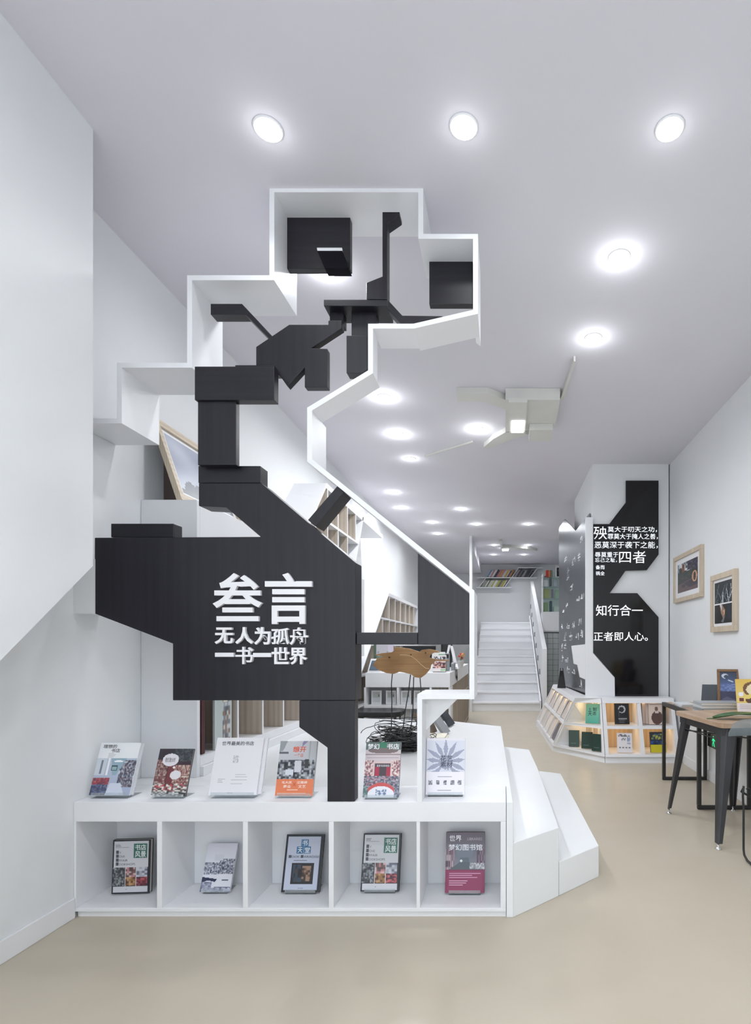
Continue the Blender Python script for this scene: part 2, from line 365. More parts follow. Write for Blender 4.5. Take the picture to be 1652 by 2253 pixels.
# short white web under the foot shelf
MB().pxprism([(928,1539),(1005,1539),(929,1614)], ZC+.13, ZC+.15).build('corner_web', WHITE, tree)
def bp(pts, d0, d1, m=BLACK, name='black_panel', bev=.0025):
    return MB().pxprism(pts, d0, d1).build(name, m, tree, bevel=bev)
main = bp([(208,1183),(573,1181),(497,1116),(437,1113),(437,1063),(575,1063),(782,1238),(782,1541),(380,1541),(380,1416),(208,1350)], ZC+.005, ZC+.115)
tag(main, 'broad black oak sign board with raised white lettering')
bp([(658,1541.5),(780,1541.5),(780,1763.5),(720,1763.5),(720,1645),(658,1600)], ZC+.007, ZC+.07, name='black_leg')
bp([(436,1025),(573,1025),(573,1062.5),(436,1062.5)], ZC+.02, ZC+.10, BLACKH)
bp([(435,880.5),(519,880.5),(519,1023),(435,1023)], ZC-.03, ZC+.005)
bp([(428,806),(603,806),(603,880),(428,880)], ZC-.045, ZC+.005, BLACKH)
bp([(517,803),(603,803),(603,812),(517,812)], ZC+.006, ZC+.10, BLACKH)
bp([(563,763),(636,714),(722,714),(722,705),(752,705),(752,722),(684,766),(720,767),(720,852),(670,852),(670,809),(632,850),(602,807),(563,803)], ZC+.05, ZC+.09, BLACK)
bp([(463,668),(532,668),(600,740),(591,744),(540,692),(463,692)], ZC+.05, ZC+.11, BLACKH, 'black_branch')
bp([(712,659),(852,659),(852,673),(712,673)], ZC+.03, ZC+.17, BLACKH, 'black_shelf')
bp([(725,673.5),(756,673.5),(756,716),(725,716)], ZC+.08, ZC+.13)
bp([(773,673.5),(828,673.5),(828,711),(810,711),(810,740),(773,740)], ZC+.08, ZC+.13)
bp([(762,738),(809,738),(809,812),(797,821),(762,821)], ZC+.04, ZC+.10)
bp([(806,622),(841,608),(841,466),(879,466),(879,474),(851.5,493),(851.5,658),(806,658)], ZC+.03, ZC+.09)
bp([(851.8,658),(885,694),(974,695),(940,703),(911,711),(881,711),(851.8,678)], ZC+.03, ZC+.09, BLACKH, 'black_branch')
bp([(627.5,474),(770,474),(770,591),(627.5,591)], ZC+.15, ZC+.19, BLACKH, 'black_square')
bp([(698,552),(753,552),(767,590),(714,590)], ZC+.09, ZC+.148, mat('matte_black', (.008,.007,.011), .7, spec=.1), 'black_block', 0)
MB().pxprism([(697,545),(752,545),(753,551.6),(698,551.6)], ZC+.09, ZC+.10).build('white_edge', WHITE, tree)
bp([(944,562),(1040,562),(1040,669),(944,669)], ZC+.15, ZC+.19, BLACKH, 'black_square')
bp([(742,1069),(757,1081.5),(694,1158),(677,1144)], ZC+.01, ZC+.13, BLACK, 'black_brace')
bp([(919,1217),(1032.4,1307),(1032.4,1418),(919,1418)], ZC+.006, ZC+.06)
bp([(784,1391.5),(918.7,1391.5),(918.7,1418),(784,1418)], ZC+.012, ZC+.10, BLACKH, 'black_rail')
bp([(244,1152),(382,1152),(382,1182),(244,1182)], ZC+.06, ZC+.13, BLACKH, 'black_block')
# raised letters on the sign board
LET = [('叁',471.9,1261.9,579.9,1367,.015),('言',586,1261.6,688.8,1373.5,.018),('无',476,1380.8,516.4,1417,.028),('人',521,1380,560,1417,.034),('为',562.4,1380,598,1418.5,.028),('孤',599.5,1382,638.4,1418,.02),('舟',640,1380.5,679.7,1419,.022),
 ('一',477,1436,517.8,1445,.0),('书',521.7,1423,560,1461,.016),('一',560,1436.5,599.5,1445.5,.0),('世',600.6,1424,638.7,1461,.026),('界',639,1425,678,1462,.022)]
for ch, x0, y0, x1, y1, off in LET:
    q = MB(); a = P(x0, y1, ZC+.005); b = P(x1, y0, ZC+.005)
    text_into(q, ch, lambda u, v, d: (a.x+(b.x-a.x)*u, a.y+.001-.018*d, a.z+(b.z-a.z)*v), off, .05)
    o = q.build('raised_letter', LETW); o.parent = main
bpy.context.view_layer.update()
for o in main.children: o.matrix_parent_inverse = main.matrix_world.inverted()
# ================================================================== BOOKS
def book(label, x, y, z, w, h, t, tilt=19, rz=0, cover=(230,230,230), cv=None, texts=(), group=None, spine='L', pages=True, name='book', cat='book'):
    """bottom front edge centred at x,y,z; tilt back in degrees. texts: (string,u0,v0,u1,v1,colour,weight) in cover fractions, v down"""
    a = math.radians(tilt)
    t_ = thing(name, label, cat, (x, y, z+t*math.sin(max(a,0))), group); t_.rotation_euler = (-a, 0, math.radians(rz))
    cm_ = mat('cover_%d_%d_%d' % tuple(int(v) for v in cover), rgb(*cover), .35, var=.02)
    h2 = w/2; b = .0022; mb = MB()
    mb.box(-h2, h2, 0, b, 0, h).box(-h2, h2, t-b, t, 0, h)
    sx = -h2 if spine == 'L' else h2-b
    mb.box(sx, sx+b, b, t-b, 0, h)
    plain_parent(mb.build('cover', cm_), t_)
    if pages:
        p0, p1 = (-h2+b, h2-.003) if spine == 'L' else (-h2+.003, h2-b)
        plain_parent(MB().box(p0, p1, b, t-b, .003, h-.003).build('page_block', PAPER), t_)
    if cv is not None: add_print('cover_print', cv, lambda u, v: (-h2+u*w, -.0006, h*(1-v)), t_)
    cols = {}
    for tx in texts:
        s_, u0, v0, u1, v1, c = tx[:6]; off = tx[6] if len(tx) > 6 else 0
        m_ = cols.setdefault(c, MB())
        text_into(m_, s_, lambda u, v, d: (-h2+(u0+(u1-u0)*u)*w, -.0013, h*(1-(v1+(v0-v1)*v))), off, 0)
    for c, m_ in cols.items():
        plain_parent(m_.build('cover_lettering', mat('ink_%d_%d_%d' % c, rgb(*c), .4, var=0)), t_)
    return t_
def stand(label, x, y, z, w, h, t, tilt, rz=0, extra=0):
    a = math.radians(tilt); t_ = tag(thing('book_stand', label, 'stand', (x, y, z)), group='clear acrylic book stands'); t_.rotation_euler = (0, 0, math.radians(rz))
    ca, sa = math.cos(a), math.sin(a); th = .002
    def q(yy, zz, x_): return (x_, yy*ca+zz*sa, zz*ca-yy*sa)
    mb = MB()
    def plate(y0, y1, z0, z1):
        h2 = w/2
        mb.hexa([q(y0,z0,-h2),q(y0,z0,h2),q(y1,z0,h2),q(y1,z0,-h2),q(y0,z1,-h2),q(y0,z1,h2),q(y1,z1,h2),q(y1,z1,-h2)])
    lift = (t+extra)*sa+.0065
    for v in ((t+extra+.004, t+extra+.006, -.004, h*.55), (-.004, t+extra+.004, -.004, -.002), (-.004, -.002, -.002, .012)): plate(*v)
    mb.v = [(X, Y, Z+lift) for X, Y, Z in mb.v]
    mb.box(-w/2, w/2, 0, h*.42, 0, .002)
    plain_parent(mb.build('stand_plate', ACRY), t_)
    return t_
def cname(c):
    r_, g_, b_ = c; mx, mn = max(c), min(c)
    if mx-mn < 26: return 'black' if mx < 84 else ('dark grey' if mx < 130 else ('light grey' if mx < 190 else 'white'))
    if r_ == mx: return 'yellow' if g_ > .72*r_ and b_ < .6*r_ else ('orange' if g_ > .62*r_ else ('red' if g_ < .45*r_ else 'pink'))
    return 'green' if g_ == mx else 'blue'
W_ = (238,238,240)
# ---- painted covers
c1 = Cv(60,80,(236,238,242)); c1.grad(.0,.30,1,1,(190,200,215),(165,175,200)).rect(0,.3,.25,.62,(205,212,222)).rect(.28,.30,.33,.62,(240,240,245)).rect(.12,.34,.16,.60,(120,130,145))
c1.mix(.62,.34,1,.85,[(80,85,100),(150,155,170),(210,215,225),(110,90,100),(60,60,75)],1,2).poly([(.35,.3),(.75,.3),(.55,.62),(.45,.62)],(150,175,190)).rect(.40,.44,.55,.54,(55,80,85)).rect(.42,.46,.53,.52,(150,180,185))
c1.mix(0,.68,.42,.80,[(170,70,80),(200,110,110),(140,60,70),(90,70,90)],2,1).mix(0,.80,.40,1,[(70,85,120),(110,125,160),(60,65,90),(90,80,100)],2,2).poly([(.45,.78),(.72,.78),(.85,1),(.38,1)],(205,212,228)).ell(.55,.36,.12,.02,(245,248,250)).lines(.25,.2,.45,4,.025,(200,200,205))
c2 = Cv(54,80,(66,52,60)); c2.rect(0,0,1,.24,(58,52,62)).mix(.45,0,1,.28,[(70,75,80),(90,95,100),(55,58,66)],2,2)
c2.shelves(0,.24,.35,.78,6,[(120,70,72),(170,140,130),(90,60,62),(200,185,175),(110,90,95)],(110,50,55)).shelves(.55,.36,1,.80,6,[(150,95,90),(215,200,190),(110,70,70),(180,160,150)],(120,60,60)).rect(.35,.36,.53,.78,(118,62,68))
c2.mix(0,.76,1,.9,[(220,215,210),(190,80,90),(120,120,120),(240,235,225),(80,60,60)],3,2).mix(0,.9,1,1,[(200,200,200),(120,120,120),(60,60,60),(230,230,230)],3,2).ell(.38,.24,.24,.135,(225,222,228)).ell(.60,.56,.16,.095,(225,222,228)).rect(.8,.92,.95,.98,(40,40,44)).ell(.52,.40,.035,.02,(235,235,235))
c3 = Cv(54,76,(231,229,234)); c3.lines(.5,.60,.8,4,.045,(200,198,204)).lines(.42,.74,.8,3,.03,(196,194,200)).lines(.14,.72,.3,3,.03,(192,190,198)).mix(.42,.32,.52,.46,[(231,229,234),(231,229,234),(150,148,158)],1,1).lines(.38,.965,.55,1,.02,(180,178,186))
c4 = Cv(56,80,(200,203,208)); c4.grad(0,0,1,.4,(206,206,212),(190,192,198)).poly([(0,0),(.2,0),(.1,.18),(0,.2)],(150,155,160)).poly([(.62,0),(.75,0),(.6,.12)],(150,140,180)).rect(.0,.2,.25,.24,(100,102,108)).rect(.8,0,.84,.5,(175,178,184))
c4.mix(0,.36,1,.70,[(60,62,70),(110,114,122),(190,194,200),(40,42,50),(150,154,160)],3,3).rect(.45,.36,.62,.58,(205,206,212)).rect(.72,.34,.82,.5,(60,60,64)).rect(.22,.52,.42,.62,(210,214,225)).rect(0,.70,1,1,(226,128,88)).lines(.05,.95,.9,2,.02,(240,200,180)).lines(.3,.89,.65,1,.02,(245,215,200))
c5 = Cv(60,92,(150,140,145)); c5.rect(0,0,1,.16,(96,112,108)).rect(.38,0,.58,.17,(52,120,92)).poly([(0,.14),(.5,.19),(1,.14),(1,.36),(0,.36)],(205,192,196)); c5.ell(.5,.16,.42,.05,(120,105,105)); c5.rect(0,.22,1,.235,(150,135,138)).rect(.05,.28,.95,.29,(160,145,150))
c5.mix(0,.34,.26,.62,[(215,195,190),(170,110,120),(120,80,95),(235,220,210)],2,2).mix(.76,.34,1,.62,[(215,195,190),(170,110,120),(120,80,95),(235,220,210)],2,2).rect(.24,.36,.77,.62,(215,190,190)).rect(.28,.39,.74,.62,(70,58,66)).rect(.30,.46,.42,.62,(165,40,70)).rect(.62,.46,.73,.62,(165,40,70))
c5.mix(0,.62,1,.8,[(90,95,115),(140,140,155),(180,120,130),(60,62,80),(190,190,200)],2,1).ell(.5,.98,.44,.24,(196,80,80)).ell(.5,1.0,.40,.20,(226,226,234)).mix(.36,.86,.66,.97,[(226,226,234),(90,110,150),(226,226,234)],2,2).mix(0,.80,.14,1,[(80,110,110),(150,160,165)],2,2).mix(.88,.80,1,1,[(80,90,110),(150,150,165)],2,2)
c6 = Cv(60,88,(228,225,232)); c6.rect(0,.04,1,.60,(214,216,228))
for kk in range(11):
    an = math.pi/2+(kk-5)*math.pi/6.4; dx, dy = math.cos(an), -math.sin(an); nx, ny = -dy, dx; cx, cy = .5, .42
    pt = [(cx,cy),(cx+dx*.34+nx*.062,cy+(dy*.34+ny*.062)*.68),(cx+dx*.60,cy+dy*.60*.68),(cx+dx*.34-nx*.062,cy+(dy*.34-ny*.062)*.68)]
    c6.poly([(max(0,min(1,p)),max(0,min(.60,q))) for p,q in pt], (156,160,182))
c6.rect(0,.60,1,1,(236,232,238)).ell(.5,.43,.19,.12,(156,160,182)); c6.lines(.3,.655,.7,2,.025,(150,148,158))
for ux in (.13,.32,.5,.7,.88): c6.mix(ux-.05,.75,ux+.04,.83,[(236,232,238),(110,112,122),(80,82,94)],1,1)
c6.lines(.3,.925,.7,1,.02,(140,140,150))
def cover_ll():
    c = Cv(56,82,(36,38,46)); c.rect(.035,.03,.94,.97,(206,206,212)).rect(.56,.075,.91,.345,(58,112,98)); c.rect(.035,.515,.94,.865,(50,48,56))
    c.mix(.035,.515,.33,.865,[(70,74,80),(120,124,128),(50,52,58),(160,162,166)],2,2).mix(.35,.515,.63,.70,[(120,90,90),(190,130,135),(90,70,74),(210,180,180)],3,3).mix(.35,.70,.63,.865,[(150,110,70),(90,60,50),(190,150,110)],3,3).mix(.65,.515,.94,.70,[(170,172,184),(110,112,130),(200,202,210)],4,3).mix(.65,.70,.94,.865,[(160,70,80),(120,50,60),(200,110,110),(70,45,60)],3,2)
    c.rect(.335,.515,.35,.865,(206,206,212)).rect(.63,.515,.645,.865,(206,206,212)); c.lines(.08,.085,.22,2,.03,(130,130,140)).lines(.08,.14,.45,1,.02,(165,165,172))
    for i in range(4): c.rect(.09,.20+.073*i,.165,.255+.073*i,(84,82,94))
    c.rect(.37,.91,.40,.925,(60,60,70)); c.lines(.42,.91,.55,1,.02,(140,140,150)); return c
ck = Cv(60,80,(222,222,232)); ck.grad(0,0,1,.4,(218,216,228),(226,230,238)).mix(.0,.40,.52,.66,[(222,222,232),(70,78,100),(222,222,232),(120,126,146)],1,2).mix(.5,.33,1,.64,[(222,222,232),(80,84,104),(230,230,238),(140,144,160),(60,64,84)],1,2).rect(.3,.24,.6,.36,(216,218,228))
ck.poly([(0,.70),(.5,.74),(.45,.80),(.2,.77),(0,.82)],(46,54,84)).mix(0,.80,.35,1,[(150,154,176),(190,192,206),(110,114,140)],3,1).rect(.5,.72,.98,.88,(222,224,232)).rect(.66,.75,.88,.78,(90,92,108)).rect(.45,.90,.98,.92,(60,64,90)).mix(.1,.92,1,1,[(170,174,192),(120,124,150),(200,202,214)],4,1)
cp = Cv(56,80,(36,38,46)); cp.rect(.05,.035,.93,.965,(190,196,214)).rect(.41,.09,.61,.21,(74,122,164)).rect(.30,.215,.685,.335,(60,108,150)).rect(.49,.215,.50,.335,(150,175,200)).rect(.10,.365,.17,.415,(84,86,98)).rect(.42,.365,.50,.415,(84,86,98)).lines(.25,.455,.8,1,.02,(120,122,136)).rect(.22,.50,.80,.86,(42,40,46)).mix(.25,.53,.50,.83,[(42,40,46),(70,66,70),(60,74,88)],2,6)
cp.mix(.50,.55,.74,.82,[(110,84,70),(160,130,110),(60,50,50)],3,3).rect(.42,.925,.45,.94,(70,72,90)).lines(.47,.925,.62,1,.02,(140,144,160))
cl = Cv(60,90,(120,112,122)); cl.grad(0,0,1,.62,(96,84,96),(130,134,148)).mix(.0,.28,.22,.64,[(190,180,185),(110,70,90),(70,60,72),(150,130,140)],1,9).mix(.80,.28,1,.64,[(120,90,110),(80,70,84),(170,150,165)],1,9).poly([(.22,.2),(.8,.2),(.6,.5),(.36,.5)],(116,124,138)).rect(.36,.42,.6,.52,(96,106,120)).ell(.40,.475,.03,.025,(240,240,245))
cl.poly([(.1,.62),(.36,.5),(.6,.5),(.98,.62)],(84,92,100)).mix(.62,.52,1,.62,[(200,200,205),(120,120,128)],1,2).rect(0,.62,1,1,(130,44,82)).rect(.06,.65,.94,.97,(140,52,90)).lines(.10,.68,.9,3,.032,(214,160,190)).lines(.10,.80,.6,5,.032,(222,180,200))
zs = STG
top_books = [
 ('white glossy magazine about bookshops on an acrylic stand, leftmost on the stage', 240,1757,.195,.252,.006,19,W_,c1,[('理想的',.08,.035,.42,.105,(60,60,66),.01),('书店',.30,.115,.52,.19,(60,60,66),.01)]),
 ('dark maroon book with two pale circles on an acrylic stand on the stage', 369,1757,.167,.228,.012,19,(70,56,62),c2,[('夜灯激火时',.22,.19,.52,.29,(70,60,70),0)]),
 ('large plain white book with grey title standing between maroon and orange books', 511,1757,.232,.275,.012,18,(232,230,235),c3,[('世界最美的书店',.12,.065,.80,.14,(70,68,80),.012)]),
 ('grey photo book with an orange paper band beside the black leg', 646,1756,.182,.262,.016,15,(204,206,211),c4,[('想开',.36,.10,.72,.21,(226,96,66),.02),('一个店',.40,.23,.66,.295,(226,96,66),0),('毛大庆',.15,.735,.42,.785,(250,236,226),.01),('汪雅婷',.55,.735,.83,.785,(250,236,226),.01),('商业',.2,.805,.4,.86,(250,236,226),.01),('文艺',.6,.805,.8,.86,(250,236,226),.01),('×',.45,.76,.53,.83,(200,90,60),0)]),
 ('colourful theatre cover book with green top right of the black leg', 837,1759,.172,.262,.012,16,(150,140,145),c5,[('梦幻',.05,.03,.38,.135,(245,245,248),.015),('书店',.60,.03,.95,.135,(245,245,248),.015),('重塑书店新格局',.34,.415,.70,.455,(225,220,225),0)]),
 ('white flower handbook with a grey petal star, rightmost on the stage', 979,1753,.190,.272,.022,10,(232,229,235),c6,[('花艺',.36,.31,.68,.42,(70,72,90),.012),('素材',.36,.42,.68,.52,(70,72,90),.012),('大全',.46,.535,.60,.575,(90,92,108),0)])]
for lb, px, py, w_, h_, t_, tl, cov, cv, tx in top_books:
    p = PZ(px, py, zs); fx = p.x
    book(lb, fx, p.y, zs+.007+(.022*math.sin(math.radians(tl)) if w_ in (.232,.195) else 0), w_, h_, t_, tl, 0, cov, cv, tx, 'books on show along the stage edge')
    stand('clear acrylic stand under the '+lb.split(',')[0].split(' on an')[0].split(' standing')[0].split(' beside')[0].split(' right of')[0], fx, p.y, zs, w_*.9, h_, t_, tl, 0, .022 if w_ in (.232,.195) else 0)
# second and third copies behind the plain white book and the first magazine
p = PZ(511,1757,zs)
book('spare copy right behind the large plain white book', p.x+.016, p.y+.0145, zs+.0145, .232, .272, .012, 18, 0, (228,226,232), None, (), 'copies behind the plain white book')
p = PZ(240,1757,zs)
book('spare copy peeping out behind the leftmost magazine', p.x+.012, p.y+.0085, zs+.0145, .195, .25, .005, 19, 0, (205,208,214), None, (), 'copies behind the leftmost magazine')
zf = z0
low_books = [
 ('black-framed bookshop book standing in the leftmost compartment', 287,1969,.180,.262,.024,3,4,(36,38,46),cover_ll(),[('书店',.59,.09,.88,.20,(236,240,240),.012),('风景',.59,.215,.88,.33,(236,240,240),.012),('Y',.175,.215,.225,.255,(90,88,100),0),('OVE',.175,.288,.32,.328,(90,88,100),0),('FFAIR',.175,.361,.40,.401,(90,88,100),0),('OOKSHOPS',.175,.434,.60,.474,(90,88,100),0)]),
 ('small white and navy patterned book leaning in the second compartment', 472,1967,.150,.228,.012,22,0,(222,222,232),ck,[]),
 ('blue-grey book with blue title squares leaning in the middle compartment', 660,1968,.190,.272,.018,16,0,(36,38,46),cp,[('书',.44,.10,.58,.20,(236,242,248),.01),('天',.33,.225,.46,.325,(236,242,248),.01),('堂',.52,.225,.66,.325,(236,242,248),.01),('OOK',.18,.372,.40,.41,(80,82,96),.005),('ARADISE',.51,.372,.92,.41,(80,82,96),.005)]),
 ('black-framed bookshop book leaning in the fourth compartment', 835,1966,.192,.275,.018,14,0,(36,38,46),cover_ll(),[('书店',.59,.09,.88,.20,(236,240,240),.012),('风景',.59,.215,.88,.33,(236,240,240),.012),('Y',.175,.215,.225,.255,(90,88,100),0),('OVE',.175,.288,.32,.328,(90,88,100),0),('FFAIR',.175,.361,.40,.401,(90,88,100),0),('OOKSHOPS',.175,.434,.60,.474,(90,88,100),0)]),
 ('dark library book with a crimson band in the rightmost compartment', 1022,1970,.196,.286,.028,13,0,(70,40,60),cl,[('世界',.09,.05,.40,.155,(240,238,244),.012),('LIBRARIES',.55,.09,.93,.135,(190,180,190),0),('梦幻图书馆',.07,.20,.94,.305,(240,238,244),.012)])]
for lb, px, py, w_, h_, t_, tl, rz, cov, cv, tx in low_books:
    p = PZ(px, py, zf)
    book(lb, p.x, p.y, zf+.006, w_, h_, t_, tl, rz, cov, cv, tx, 'books in the cabinet compartments')
    if tl > 5: stand('clear acrylic stand under the '+lb.split(' leaning')[0].split(' in the')[0]+' in its compartment', p.x, p.y, zf, w_*.8, h_, t_, tl)

# ================================================================== LEFT WALL BOOKCASES
XF = -1.715
bc = thing('long_bookcase', 'long white bookcase with pale wood bays along the left wall', 'bookcase', (-1.87, 4.2, STG))
MB().box(XL+.001, XF, 3.0, 3.03, STG, 2.10).build('end_panel', WHITE, bc, bevel=.002)
MB().box(XL+.001, XF, 3.031, 6.6, 1.16, 2.10).build('upper_front', WHITE, bc, bevel=.002)
MB().box(XL+.001, XF+.02, 3.031, 5.5, STG, .60).build('plinth', WHITE, bc, bevel=.002)
MB().box(XL+.001, XF, 3.031, 5.5, .601, .655).build('bottom_shelf', WHITE, bc, bevel=.002)
MB().box(XL+.001, XL+.012, 3.031, 5.5, .656, 1.159).build('back_board', WOOD, bc)
for y in (3.465,3.823,4.181,4.54,4.90,5.26):
    MB().box(XL+.013, XF-.004, y-.009, y+.009, .656, 1.159).build('divider', WOOD, bc)
    MB().box(XF-.0035, XF, y-.009, y+.009, .656, 1.159).build('divider_edge', WHITE, bc)
def sidebook(label, x, y, z, w, h, t, col, cv=None, group=None, lean=0):   # upright book on the left wall, cover facing +x
    o = book(label, x, y, z, w, h, t, lean, 90, col, cv, (), group); return o
cm_ = Cv(40,56,(196,202,200)); cm_.mix(.2,.1,.9,.95,[(120,126,134),(160,166,172),(90,92,100),(200,204,206),(140,110,90)],4,4).rect(.5,.08,.75,.30,(222,220,200)).rect(.1,.05,.45,.9,(186,196,194))
sidebook('grey illustrated magazine facing out of the lowest left bay', XF-.02, 3.32, .657, .20, .40, .012, (190,196,194), cm_)
tag(MB().box(XF-.26, XF-.025, 3.09, 3.125, .657, 1.07).build('book', mat('oxblood_cloth', rgb(70,22,26), .5)), 'tall dark red book spine at the left end of the lower bookcase', 'book')
# ledge: leaning cloud picture
lp = thing('framed_photo', 'large wooden framed cloud photograph leaning on the wall ledge', 'picture', (-1.83, 3.4, 2.10))
b0, b1 = Vector((-1.818, 0, 2.112)), Vector((-1.975, 0, 2.582)); e = (b1-b0); nrm = Vector((e.z, 0, -e.x)).normalized()
def LQ(s, t, d): return Vector((b0.x+e.x*t, 3.03+.72*s, b0.z+e.z*t)) - nrm*d
fw = .05
MB().warp(LQ,0,1,0,.085,0,.03).build('frame_rail', FRAMEW, lp); MB().warp(LQ,0,1,.915,1,0,.03).build('frame_rail', FRAMEW, lp)
MB().warp(LQ,0,fw,.086,.914,0,.03).build('frame_rail', FRAMEW, lp); MB().warp(LQ,1-fw,1,.086,.914,0,.03).build('frame_rail', FRAMEW, lp)
MB().warp(LQ,fw+.001,1-fw-.001,.087,.913,.014,.028).build('mat_board', WHITE, lp)
cc = Cv(48,36,(150,156,168)); 
xx, yy = np.meshgrid(np.linspace(0,6,48), np.linspace(0,4,36)); nn = np.sin(xx*1.3+np.cos(yy*1.7)*1.2)*.5+np.sin(yy*2.1+xx*.7)*.5
cc.a[:] = (np.array((158,164,182))[None,None]+nn[...,None]*np.array((26,26,22))); cc.ell(.2,.95,.14,.22,(92,98,110)).ell(.36,.98,.12,.26,(86,92,104)).rect(0,.93,1,1,(96,104,112))
o = add_print('photo_print', cc, lambda u, v: LQ(1-fw-.05-(1-2*fw-.10)*(1-u) if False else fw+.05+(1-2*fw-.10)*u, .87-.74*v, .0135), None); o.parent = lp; o.matrix_parent_inverse = Matrix.Translation(lp.location).inverted()
tag(MB().prism([(XL+.002,3.20,2.102),(-1.865,3.20,2.102),(-1.965,3.20,2.42),(XL+.002,3.20,2.42)],[(XL+.002,3.215,2.102),(-1.865,3.215,2.102),(-1.965,3.215,2.42),(XL+.002,3.215,2.42)]).build('shade_board', mat('shade_brown', rgb(96,84,78), .6)), 'brown sheet added for the shade behind the leaning cloud photograph', 'board')  # flat brown sheet stands in for the shadow between picture and wall
# smaller frames farther along the ledge
for i, (y, h_, col) in enumerate(((3.75,.30,(200,190,160)),(4.12,.24,(180,150,140)))):
    t_ = thing('framed_photo', ['pale framed print on the ledge just below the black diagonal','small pinkish framed print on the ledge farther along'][i], 'picture', (-1.80, y, 2.101), 'small frames on the ledge')
    MB().hexa([(-1.80,y,2.102),(-1.79,y,2.102),(-1.79,y+.3,2.102),(-1.80,y+.3,2.102),(-1.87,y,2.102+h_),(-1.86,y,2.102+h_),(-1.86,y+.3,2.102+h_),(-1.87,y+.3,2.102+h_)]).build('frame', FRAMEW, t_)
    MB().hexa([(-1.789,y+.03,2.132),(-1.7885,y+.03,2.132),(-1.7885,y+.27,2.132),(-1.789,y+.27,2.132),(-1.858,y+.03,2.072+h_),(-1.8575,y+.03,2.072+h_),(-1.8575,y+.27,2.072+h_),(-1.858,y+.27,2.072+h_)]).build('print', mat('ledge_print_%d' % i, rgb(*col), .4, var=.3, scale=20), t_)
# upper slanted bookcase
def gridcase(name, label, cols, rows, lslant, rslant, topx, labelb, group, fill, seed):
    """on the left wall: cols are depths of dividers, rows are heights of shelf boards (top first); lslant/rslant give the depth shift per metre down at the ends"""
    t_ = thing(name, label, 'bookcase', (-1.87, cols[0], rows[-1])); r = random.Random(seed)
    yl = lambda z: cols[0]+lslant*(rows[0]-z); yr = lambda z: cols[-1]+rslant*(rows[0]-z)
    for j, z in enumerate(rows):
        th = .05 if j == 0 else .022
        MB().hexa([(XL+.001,yl(z-th),z-th),(XF,yl(z-th),z-th),(XF,(topx if j == 0 else yr(z-th)),z-th),(XL+.001,(topx if j == 0 else yr(z-th)),z-th),(XL+.001,yl(z),z),(XF,yl(z),z),(XF,(topx if j == 0 else yr(z)),z),(XL+.001,(topx if j == 0 else yr(z)),z)]).build('shelf_board', WHITE, t_)
    zt, zb = rows[0], rows[-1]-.022
    for yf_, sg in ((yl,-1),(yr,1)):
        MB().hexa([(XL+.001,yf_(zb),zb),(XF,yf_(zb),zb),(XF,yf_(zb)+sg*.03,zb),(XL+.001,yf_(zb)+sg*.03,zb),(XL+.001,yf_(zt),zt),(XF,yf_(zt),zt),(XF,yf_(zt)+sg*.03,zt),(XL+.001,yf_(zt)+sg*.03,zt)]).build('end_panel', WHITE, t_)
    MB().hexa([(XL+.001,yl(zb),zb),(XL+.012,yl(zb),zb),(XL+.012,yr(zb),zb),(XL+.001,yr(zb),zb),(XL+.001,yl(zt),zt-.05),(XL+.012,yl(zt),zt-.05),(XL+.012,yr(zt),zt-.05),(XL+.001,yr(zt),zt-.05)]).build('back_board', WOOD, t_)
    pitch = cols[1]-cols[0]; ys = [cols[0]-pitch*2, cols[0]-pitch]+list(cols)
    for j in range(len(rows)-1):
        za, zb_ = rows[j]-(.05 if j == 0 else .022), rows[j+1]
        for i, y in enumerate(ys):
            if y < max(yl(za), yl(zb_))+.02 or y > min(yr(za), yr(zb_))-.02: continue
            MB().box(XL+.013, XF-.0035, y-.008, y+.008, zb_+.0005, za-.0005).build('divider', WOOD, t_)
            MB().box(XF-.003, XF, y-.009, y+.009, zb_+.0005, za-.0005).build('divider_edge', WHITE, t_)
            if r.random() < fill:
                yy = y+.012; n = r.choice((1,2,3,4,5))
                for q in range(n):
                    th = r.uniform(.015,.045); hh = (za-zb_)*r.uniform(.62,.9)
                    if yy+th > min(y+pitch-.012, yr(zb_)-.012, yr(za)-.012): break
                    g = r.choice(((70,72,78),(150,154,160),(205,206,205),(60,60,64),(120,116,110),(180,176,168)))
                    tag(MB().box(XF-.17-r.uniform(0,.05), XF-.02-r.uniform(0,.03), yy, yy+th-.001, zb_+.001, zb_+hh).build('book', mat('spine_%d_%d_%d' % g, rgb(*g), .5)), cname(g)+' '+labelb+', row %s from the top' % ('one','two','three','four')[j], 'book', group)
                    yy += th+.001
    return t_
gridcase('slanted_bookcase', 'high slanted white bookcase seen above the black diagonal', [5.229,5.56,5.893,6.223,6.54], [2.86,2.506,2.145], -.95, -.55, 7.6, 'book in the high slanted bookcase', 'books in the high slanted bookcase', .35, 3)
gridcase('slanted_bookcase', 'far low slanted bookcase with a thick white top by the rail', [8.06,8.50,8.95,9.41,9.82,10.27,10.7], [2.08,1.69,1.31,.93,.55], -1.4, 0, 10.72, 'book spine in the far low slanted bookcase', 'books in the far low bookcase', .75, 5)

